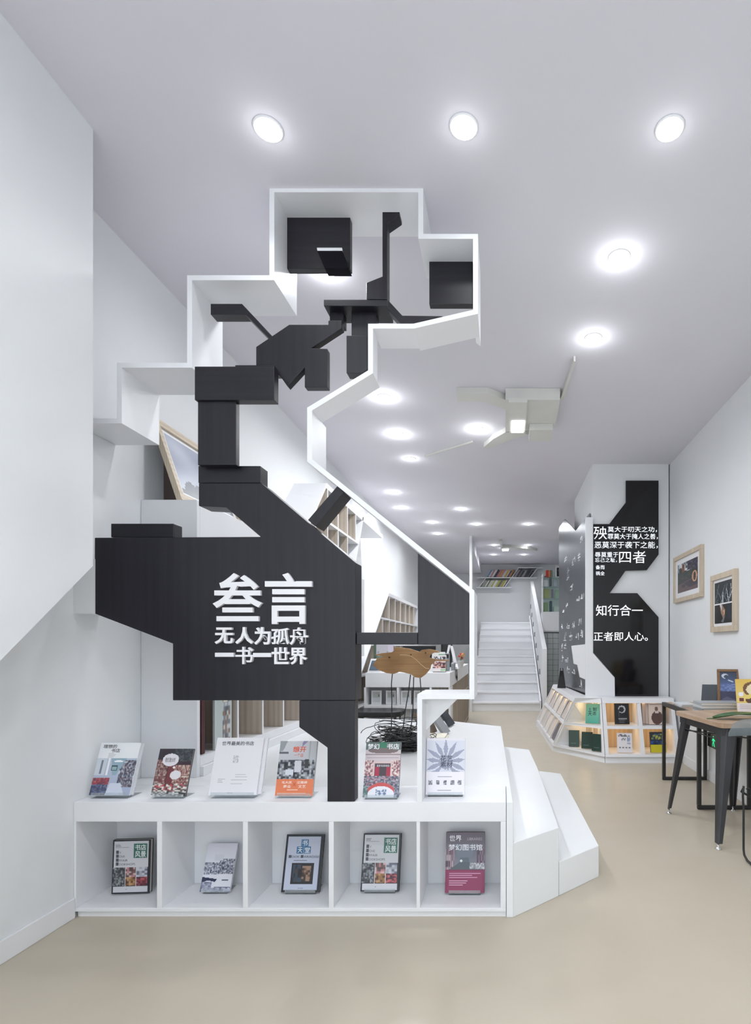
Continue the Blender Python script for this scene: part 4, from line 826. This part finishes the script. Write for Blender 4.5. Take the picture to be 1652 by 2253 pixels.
gb = Cv(24,34,(26,26,32)); gb.ell(.5,.28,.26,.18,(190,192,198)).ell(.48,.30,.17,.13,(30,30,36)).rect(.26,.3,.34,.65,(60,60,66)).rect(.25,.72,.85,.76,(150,150,156)).lines(.3,.8,.8,3,.04,(110,110,116))
disp_book('black book with a white figure in the upper middle lit bay', secA, .28, LT, .25, .165, .235, .02, 10, 0, (26,26,32), gb)
gw = Cv(24,32,(226,222,226)); gw.mix(.1,.08,.9,.2,[(226,222,226),(90,90,100)],2,2).mix(.3,.25,.6,.45,[(226,222,226),(100,100,112)],2,2).mix(.7,.2,.9,.6,[(226,222,226),(150,160,190)],2,2)
for ux in (.2,.4,.6,.8): gw.ell(ux,.75,.06,.045,(110,120,120))
disp_book('white book with small marks in the lower middle lit bay', secA, .28, LB, .14, .165, .215, .018, 16, -6, (226,222,226), gw)
gm = Cv(24,32,(226,206,194)); gm.ell(.55,.68,.38,.32,(96,70,66)).ell(.52,.26,.12,.10,(120,92,84)).rect(.40,.36,.66,.46,(214,200,196)).rect(.1,.03,.9,.06,(170,150,146))
for i, lb in enumerate(('cream book with a brown portrait figure in the right lit bay','cream copy behind the portrait book','rear cream copy behind the portrait book')):
    disp_book(lb, secA, .755-.035*i, LT, .24+.10*i, .17, .235, .016, 10, 0, (226,206,194), gm if i == 0 else None, ())
gy = Cv(24,32,(40,46,56)); gy.rect(0,.62,1,1,(206,196,40)).mix(.1,.12,.95,.4,[(40,46,56),(190,190,60),(70,100,130)],2,2).mix(0,.44,1,.62,[(50,80,140),(70,100,150),(30,44,70)],2,2).lines(.1,.74,.9,2,.06,(60,60,40))
disp_book('dark blue book with a yellow band in the lower right lit bay', secA, .74, LB, .15, .175, .225, .025, 12, 2, (40,46,56), gy)
r = random.Random(8)
for i in range(5):
    s = .12+.19*i
    for t, row in ((LT,'upper'),(LB,'lower')):
        col = ((232,222,214),(216,206,200),(238,230,222))[i % 3] if not (i == 4 and t == LB) else (120,116,124)
        disp_book(('pale book in the %s row of the display\'s left side, %s from the corner' % (row, ('fifth','fourth','third','second','first')[i])) if col[0] > 150 else 'grey book nearest the corner on the display\'s left side', secC, s, t, .06, .20, .225, .02, 22, -86, col, None, (), 'pale books on the left side of the lit display')
# black card easel on the display's far end
t_ = thing('card_easel', 'small black folding easel on the far end of the lit display', 'easel', (.80, 7.7, .69))
q0 = P(1228,1506,7.9); zt_ = .6915
for dx, nm in ((-.05,'leg'),(.05,'leg')):
    MB().tube([(q0.x+dx*.3+.02,7.62,zt_+.28),(q0.x+dx+.02,7.55+abs(dx),zt_+.004)], .006, 6).build(nm, DARKM, t_)
MB().hexa([(q0.x-.05,7.55,zt_),(q0.x+.07,7.55,zt_),(q0.x+.07,7.57,zt_),(q0.x-.05,7.57,zt_),(q0.x+.0,7.66,zt_+.24),(q0.x+.05,7.66,zt_+.24),(q0.x+.05,7.68,zt_+.24),(q0.x+.0,7.68,zt_+.24)]).build('board', mat('black_plastic', (.012,.014,.015), .3), t_)

# ================================================================== PICTURES ON THE RIGHT WALL
def wall_pic(label, y0, y1, z0_, z1_, fw_, cv, mat_in, tilt=.02):
    t_ = thing('framed_photo', label, 'picture', (XR-.02, (y0+y1)/2, z0_))
    x0 = XR-.035
    for a in ((y0,y1,z0_,z0_+fw_),(y0,y1,z1_-fw_,z1_),(y0,y0+fw_,z0_+fw_+.0005,z1_-fw_-.0005),(y1-fw_,y1,z0_+fw_+.0005,z1_-fw_-.0005)):
        MB().box(x0, XR-.001, *a).build('frame_rail', FRAMEW, t_, bevel=.002)
    MB().box(x0+.016, XR-.002, y0+fw_+.0005, y1-fw_-.0005, z0_+fw_+.0005, z1_-fw_-.0005).build('mat_board', WHITE, t_)
    ia, ib, iz0, iz1 = y0+fw_+mat_in[0], y1-fw_-mat_in[0], z0_+fw_+mat_in[1], z1_-fw_-mat_in[1]
    o = add_print('photo_print', cv, lambda u, v: (x0+.0155, ib+(ia-ib)*u, iz1+(iz0-iz1)*v), None); o.parent = t_; o.matrix_parent_inverse = Matrix.Translation(t_.location).inverted()
pc = Cv(44,56,(40,38,44)); pc.mix(0,0,.55,.3,[(206,212,220),(150,156,164),(60,60,68),(230,232,236)],2,4).mix(.5,0,1,.35,[(52,48,60),(90,86,110),(40,36,44)],2,2).rect(.22,.05,.36,.32,(120,72,52)).ell(.15,.28,.08,.14,(24,24,28)).mix(0,.35,.8,.62,[(34,36,40),(52,54,50),(30,50,44),(70,66,62)],3,3).poly([(0,.72),(.8,.60),(1,.70),(1,1),(0,1)],(96,74,78)).poly([(.3,.7),(1,.62),(1,.86),(.6,.9)],(54,44,58)).ell(.85,.58,.12,.18,(206,160,124)).ell(.85,.58,.06,.14,(60,40,36)).rect(.45,.30,.62,.33,(226,236,242)).ell(.3,.80,.1,.06,(54,40,44))
wall_pic('wooden framed colour photograph of a street, left on the right wall', 5.27, 6.13, 1.77, 2.285, .045, pc, (.075,.055))
pv = Cv(36,64,(232,230,234)); pv.rect(.0,.02,1,.52,(34,42,48)).rect(.0,.54,1,.98,(28,28,30))
for i in range(16):
    x_, y_, a_ = r.random(), r.uniform(.05,.5), r.uniform(-1,1); pv.poly([(x_,y_),(x_+.03,y_),(min(1,max(0,x_+.03+a_*.3)),min(.52,y_+.3)),(min(1,max(0,x_+a_*.3)),min(.52,y_+.3))], (110,122,130) if i % 3 else (190,198,204))
pv.poly([(.3,.54),(.45,.56),(.6,.68),(.5,.9),(.35,.72)],(150,120,104)).poly([(.3,.54),(.42,.56),(.4,.7)],(210,206,204)).poly([(.5,.68),(.6,.7),(.55,.84)],(226,180,130)).poly([(.35,.95),(.6,.8),(.5,.97)],(120,122,126)).rect(.75,.55,1,.9,(30,38,52))
wall_pic('narrow wooden frame with two dark photographs, right on the right wall', 4.50, 5.03, 1.41, 1.935, .05, pv, (.02,.02))
# low exit sign
es = thing('exit_sign', 'small lit green running man exit sign low on the right wall', 'sign', (XR-.02, 5.05, .25))
ya, yb2 = 4.86, 5.13
MB().box(XR-.02, XR-.001, ya, yb2, .33, .46).build('sign_box', mat('black_plastic', (.012,.014,.015), .3), es)
GR = mat('exit_green', (.02,.75,.30), .5, var=0, emis=1.2)
def man(pts): return [(XR-.0215, 4.985+x*.1, .395+z*.1) for x, z in pts]
figm = MB(); 
figm.add(man([(0+.1*math.cos(a*.785),.42+.1*math.sin(a*.785)) for a in range(8)]), [tuple(range(8))])
for pts in ([(-.08,.3),(.14,.3),(.08,-.05),(-.12,-.05)],[(-.08,.28),(-.4,.12),(-.36,.03),(-.05,.18)],[(.1,.28),(.36,.05),(.28,0),(.05,.18)],[(-.1,-.03),(.06,-.05),(-.2,-.5),(-.34,-.45)],[(0,-.05),(.1,-.05),(.26,-.3),(.2,-.5),(.1,-.45),(.15,-.28)]): figm.add(man(pts), [tuple(range(len(pts)))])
figm.build('running_man', GR, es); MB().box(XR-.0215, XR-.0205, 4.87, 4.905, .35, .44).build('door_mark', GR, es)

so = thing('wall_socket', 'small white power socket low on the right wall behind the tables', 'socket', (XR-.01, 5.36, .25))
MB().box(XR-.01, XR-.0005, 5.32, 5.41, .235, .325).build('plate', WHITE, so, bevel=.003)
for dy, dz in ((-.012,.02),(.012,.02),(0,-.018)): MB().box(XR-.0112, XR-.0102, 5.362+dy, 5.368+dy, .272+dz, .288+dz).build('slot', WIRE, so)
# ================================================================== TABLES
tb = thing('cafe_table', 'wood-topped gunmetal cafe table with tapered splayed legs', 'table', (1.65, 3.8, 0))
TH = .783; c0, c1_ = Vector((1.40,3.45,0)), Vector((1.317,4.14,0)); ud = (c1_-c0).normalized(); vd = Vector((ud.y,-ud.x,0)); TLn = (c1_-c0).length; TW = .53
def T(u, v, z): q = c0+ud*u+vd*v; return Vector((q.x, q.y, z))
rr = .035; pts = []
for (cu, cv_, a0) in ((rr,rr,180),(TLn-rr,rr,270),(TLn-rr,TW-rr,0),(rr,TW-rr,90)):
    for q in range(4):
        a = math.radians(a0+q*30) ; pts.append((cu+rr*math.cos(a) , cv_+rr*math.sin(a)))
pts = [(rr+ (0),0)]+[]  if False else pts
MB().prism([T(u,v,TH-.032) for u,v in pts], [T(u,v,TH) for u,v in pts]).build('table_top', TABLEW, tb, bevel=.002)
ap = .03
for (u0,u1,v0,v1) in ((ap,TLn-ap,ap,ap+.012),(ap,TLn-ap,TW-ap-.012,TW-ap),(ap,ap+.012,ap+.0125,TW-ap-.0125),(TLn-ap-.012,TLn-ap,ap+.0125,TW-ap-.0125)):
    MB().hexa([T(u0,v0,TH-.085),T(u1,v0,TH-.085),T(u1,v1,TH-.085),T(u0,v1,TH-.085),T(u0,v0,TH-.033),T(u1,v0,TH-.033),T(u1,v1,TH-.033),T(u0,v1,TH-.033)]).build('apron', GUN, tb)
for su, sv in ((0,0),(1,0),(0,1),(1,1)):
    ut, vt = (ap if su == 0 else TLn-ap), (ap if sv == 0 else TW-ap)
    ub, vb = (ut-.10 if su == 0 else ut+.02), (vt-.095 if sv == 0 else vt-.02)
    du_, dv_ = (1 if su == 0 else -1), (1 if sv == 0 else -1)
    lg = MB()
    def ring(f, wd):
        u, v, z = ub+(ut-ub)*f, vb+(vt-vb)*f, .035+(TH-.034-.035)*f
        o8 = [(0,.3),(.3,0),(1,0),(1,.18),(.38,.18),(.18,.38),(.18,1),(0,1)]
        return [T(u+du_*a*wd, v+dv_*b*wd, z) for a, b in o8]
    R0, R1 = ring(0,.035), ring(1,.095)
    lg.prism(R0, R1)
    leg = lg.build('leg', GUN, tb, bevel=.0015)
    fc = T(ub+du_*.012, vb+dv_*.012, 0)
    f_ = MB().lathe([(.020,0),(.021,.004),(.010,.010),(.006,.014),(.006,.036)], fc, 14).build('foot', CHROME, None, smooth=True)
    f_.parent = leg; f_.matrix_parent_inverse = Matrix()
MB().tube([T(.02,.04,TH-.13),T(TLn-.02,TW-.04,TH-.13)], .005, 6).build('cross_brace', GUN, tb); MB().tube([T(TLn-.02,.04,TH-.142),T(.02,TW-.04,TH-.142)], .005, 6).build('cross_brace', GUN, tb)
MB().tube([T(.05,.03,TH-.12),T(TLn-.05,.03,TH-.12)], .005, 6).build('side_brace', GUN, tb)
lt = thing('sled_table', 'narrow wood table on square dark steel loops by the right wall', 'table', (1.73, 4.6, 0))
LX0, LX1, LY0, LY1, LH = 1.52, 1.945, 4.20, 5.155, .745
MB().box(LX0+.03, LX1-.03, LY0+.01, LY1-.01, LH-.034, LH).build('table_top', TABLEW, lt, bevel=.002)
for y in (LY0, LY1-.03):
    for x in (LX0, LX1-.03): MB().box(x, x+.03, y, y+.03, .0305, LH).build('leg', DARKM, lt, bevel=.003)
    MB().box(LX0, LX1, y, y+.03, .0, .03).build('floor_rail', DARKM, lt, bevel=.006)
for x in (LX0, LX1-.03): MB().box(x, x+.0295, LY0+.031, LY1-.031, LH-.034, LH).build('side_rail', DARKM, lt)
# wire chair with smoky shell at the frame's right edge
ch = thing('wire_chair', 'black wire sled chair with smoky clear back at the right edge', 'chair', (1.68, 3.0, 0))
hx0, hx1, hy0, hy1 = 1.44, 1.88, 2.78, 3.22
def loop(x): return [(x,hy1,.44),(x,hy1+.01,.38),(x,hy1,.30),(x,hy1,.06),(x,hy1-.01,.03),(x,hy1-.05,.0125),(x,hy0+.05,.0125),(x,hy0+.01,.04),(x,hy0,.10),(x,hy0+.03,.42)]
for x in (hx0, hx1): MB().tube(loop(x), .007, 8).build('sled_leg', WIRE, ch, smooth=True)
MB().tube([(hx0,hy1,.43),(hx0,hy1+.03,.40),(hx0+.05,hy1+.03,.37),(hx1-.05,hy1+.03,.37),(hx1,hy1+.03,.40),(hx1,hy1,.43)], .007, 8).build('front_bow', WIRE, ch, smooth=True)
for q in range(9):
    x = hx0+.03+q*(hx1-hx0-.06)/8; MB().tube([(x,hy0+.02,.43),(x,(hy0+hy1)/2,.415),(x,hy1,.43)], .003, 5).build('seat_wire', WIRE, ch)
for q in range(7):
    y = hy0+.05+q*(hy1-hy0-.08)/6; MB().tube([(hx0,y,.432),((hx0+hx1)/2,y,.416),(hx1,y,.432)], .003, 5).build('seat_wire', WIRE, ch)
sh = MB(); N = 14; prof = []
for i in range(N+1):                                 # band-like clear back at the far side of the seat, rounded upper corners
    f = i/N; x = 1.36+.52*f; rd = min(1, f/.22, (1-f)/.22); top_ = .755+.08*math.sqrt(max(0, 1-(1-rd)**2)); yy_ = hy1+.03+.04*math.sin(math.pi*f)
    prof.append(((x, yy_, .735), (x, yy_, top_)))
sh.add([p for a in prof for p in a], [(2*i, 2*i+2, 2*i+3, 2*i+1) for i in range(N)])
sb = sh.build('backrest', SMOKE, ch, smooth=True); mo = sb.modifiers.new('thick', 'SOLIDIFY'); mo.thickness = .008
for x in (1.60, 1.76): MB().tube([(x,hy1,.43),(x,hy1+.05,.55),(x,hy1+.075,.74)], .007, 8).build('back_wire', WIRE, ch)

# ---- things on the tables
def flatbook(label, x, y, z, w_, d_, t, rz, col, grp):
    o = thing('book', label, 'book', (x, y, z), grp); o.rotation_euler = (0, 0, math.radians(rz)); m_ = mat('cover_%d_%d_%d' % col, rgb(*col), .4, var=.02)
    plain_parent(MB().box(-w_/2, w_/2, -d_/2, d_/2, .0004, .0022).box(-w_/2, w_/2, -d_/2, d_/2, t-.0022, t-.0003).box(-w_/2, -w_/2+.002, -d_/2, d_/2, .0022, t-.0022).build('cover', m_), o)
    plain_parent(MB().box(-w_/2+.002, w_/2-.004, -d_/2+.003, d_/2-.003, .0022, t-.0022).build('page_block', PAPER), o)
names = ['bottom','second','third','fourth','topmost']
for i in range(4): flatbook('flat pale book, %s of the stack on the narrow table' % (names[i] if i < 3 else 'topmost'), 1.72, 4.31, LH+.0005+.0225*i, .33, .19, .022, 8-3*i, ((200,202,204),(150,152,156),(206,208,210),(170,174,178))[i], 'stack of pale books on the narrow table')
for i in range(2): flatbook('thin white booklet, %s of the pair left of the stack' % ('lower','upper')[i], 1.62, 4.80, LH+.0005+.013*i, .14, .24, .0125, 6*i-4, (214,218,222), 'booklets on the narrow table')
for i, (lb, x, col) in enumerate((('dark slate book leaning at the back of the narrow table',1.735,(62,70,78)),('pale grey-green book leaning between two dark ones',1.775,(176,184,178)),('dark grey book leaning right of the pale one',1.815,(78,80,92)))):
    book(lb, x+.06, 4.70, LH+.003, .13, .20, .012, 20, -30, col, None, (), 'books leaning on the narrow table')
t_ = thing('framed_photo', 'blue night poster in a brown wooden frame on the narrow table', 'picture', (1.872, 4.45, LH)); t_.rotation_euler = (math.radians(-14), 0, math.radians(-16))
fw_, fh_ = .175, .345
zoff = .008
for a in ((-fw_/2,fw_/2,0,.022),(-fw_/2,fw_/2,fh_-.022,fh_),(-fw_/2,-fw_/2+.022,.0225,fh_-.0225),(fw_/2-.022,fw_/2,.0225,fh_-.0225)):
    plain_parent(MB().box(a[0], a[1], 0, .025, a[2]+zoff, a[3]+zoff).build('frame_rail', grain('brown_frame_wood', (.16,.08,.03), (.26,.15,.07), .5, (30,30,3), 3, .1) if 'brown_frame_wood' not in MATS else MATS['brown_frame_wood'], bevel=.002), t_)
cn = Cv(30,56,(58,64,100)); cn.grad(0,0,1,.5,(44,56,76),(90,112,170)).mix(0,.34,1,.56,[(100,122,176),(84,104,160),(130,146,190)],4,2).rect(0,.56,1,1,(60,60,92)).ell(.3,.12,.2,.07,(206,214,230)).ell(.38,.14,.14,.05,(54,64,86)).poly([(.5,.22),(.8,.27),(.75,.30),(.45,.24)],(206,214,230)).poly([(0,.80),(.4,.70),(1,.80),(1,.84),(0,.84)],(90,90,120))
add_print('poster_print', cn, lambda u, v: (-fw_/2+.022+(fw_-.044)*u, .008, zoff+fh_-.022-(fh_-.044)*v), t_)
gy2 = Cv(30,40,(226,196,96)); gy2.grad(0,0,1,.7,(226,190,90),(236,210,130)).ell(.75,.3,.5,.24,(120,84,56)).ell(.8,.32,.42,.2,(240,226,190)).ell(.8,.55,.5,.12,(236,214,120)).poly([(.3,.62),(1,.5),(1,.7),(.4,.72)],(96,66,40)).rect(0,.72,1,1,(232,222,222)).ell(.18,.46,.1,.07,(236,236,240)).rect(.1,.58,.26,.68,(110,50,56)).lines(.1,.78,.9,3,.05,(200,190,190))
book('yellow illustrated cookery book standing on the cafe table', 1.835, 3.98, TH+.004, .19, .25, .012, 14, -8, (226,196,96), gy2, (), None)
flatbook('cream flat book on the cafe table below the yellow one', 1.72, 3.86, TH+.0005, .20, .13, .02, 0, (206,186,150), None)
lf = thing('leaf', 'large glossy dark green leaf lying on the cafe table', 'leaf', (1.50, 3.63, TH))
LG = mat('leaf_gloss', (.035,.13,.035), .3, var=.3, scale=30)
mb = MB(); nL = 14; L0, L1 = T(.20,.05,TH+.004), T(.16,.40,TH+.02); ax = (L1-L0); sd = Vector((-ax.y, ax.x, 0)).normalized(); vs = []
for i in range(nL+1):
    f = i/nL; w_ = .075*math.sin(math.pi*min(1,f*.96+.02))**.7*(1-.3*f)+.002; c = L0+ax*f+Vector((0,0,.018*math.sin(f*3.1)))
    vs += [c+sd*w_+Vector((0,0,.012)), c, c-sd*w_+Vector((0,0,.012))]
mb.add(vs, [(i*3+j, i*3+j+1, (i+1)*3+j+1, (i+1)*3+j) for i in range(nL) for j in range(2)])
lo_ = mb.build('blade', LG, lf, smooth=True); mo = lo_.modifiers.new('thick', 'SOLIDIFY'); mo.thickness = .0015
MB().tube([L0-ax*.12+Vector((0,0,.002)), L0+Vector((0,0,.002)), L0+ax*.5+Vector((0,0,.021)), L1], [.003,.003,.002,.001], 6).build('midrib', mat('leaf_green', (.05,.16,.05), .5), lf)

# ================================================================== BRANCHING CEILING LAMP
CLW = mat('lamp_board_white', (.70,.70,.66), .5, var=.02)
cl_ = thing('ceiling_lamp', 'white branching ceiling lamp of angular boards with a square light', 'ceiling lamp', (PZ(1140,905,CEIL).x if False else .16, 5.0, CEIL))
def cpx(pts, z): return [(lambda d: ((x-VX)/F*d, d, z))((z-CAMH)*F/(VY-y)) for x, y in pts]
def cboard(name, pts, z0_, z1_, m=CLW): 
    f = cpx(pts, z0_); MB().prism(f, [(x,y,z1_) for x,y,z in f]).build(name, m, cl_)
zc = CEIL-.001
cboard('arm', [(1004,865),(1074,865),(1112,880),(1112,901),(1065,884),(1006,884)], CEIL-.05, zc)
cboard('core_board', [(1112,880),(1232,880),(1222,935),(1168,946),(1112,950)], CEIL-.10, zc)
cboard('arm', [(1232,880),(1240,880),(1266,795),(1262,795)], CEIL-.04, zc)
cboard('arm', [(1112,951),(1165,956),(1130,966),(1075,987),(1064,984),(1085,966)], CEIL-.05, zc)
cboard('thin_arm', [(1040,973),(1041,975),(935,1006),(934,1004.5)], CEIL-.02, zc)
cboard('hanging_block', [(1165,946),(1216,946),(1213,971),(1163,971)], CEIL-.16, CEIL-.101)
cboard('light_box', [(1119,885),(1160,885),(1155,955),(1120,955)], CEIL-.14, CEIL-.101)
cboard('light_panel', [(1126,927),(1154,927),(1151,952),(1125,952)], CEIL-.146, CEIL-.141, LAMP)
l = bpy.data.lights.new('lamp', 'AREA'); l.energy = 5; l.size = .12; l.color = (.97,.985,1); lo = bpy.data.objects.new('lamp', l); C.objects.link(lo); q = cpx([(1140,940)], CEIL-.16)[0]; lo.location = Vector(q)-Vector(cl_.location); lo.parent = cl_
c2_ = thing('ceiling_lamp', 'small far branching ceiling lamp above the stairs', 'ceiling lamp', (.05, 12.6, 3.72))
def cpx2(pts, z): return cpx(pts, z)
for nm, pts in (('arm',[(1100,1190),(1104,1190),(1106,1208),(1101,1210)]),('arm',[(1105,1204),(1124,1204),(1160,1207),(1182,1212),(1180,1214),(1150,1211),(1105,1208)])):
    f = cpx(pts, 3.66); MB().prism(f, [(x,y,3.719) for x,y,z in f]).build(nm, CLW, c2_)
f = cpx([(1105,1208.5),(1119,1208.5),(1118,1212.5),(1105,1212.5)], 3.65); MB().prism(f, [(x,y,3.6595) for x,y,z in f]).build('light_panel', LAMP, c2_)
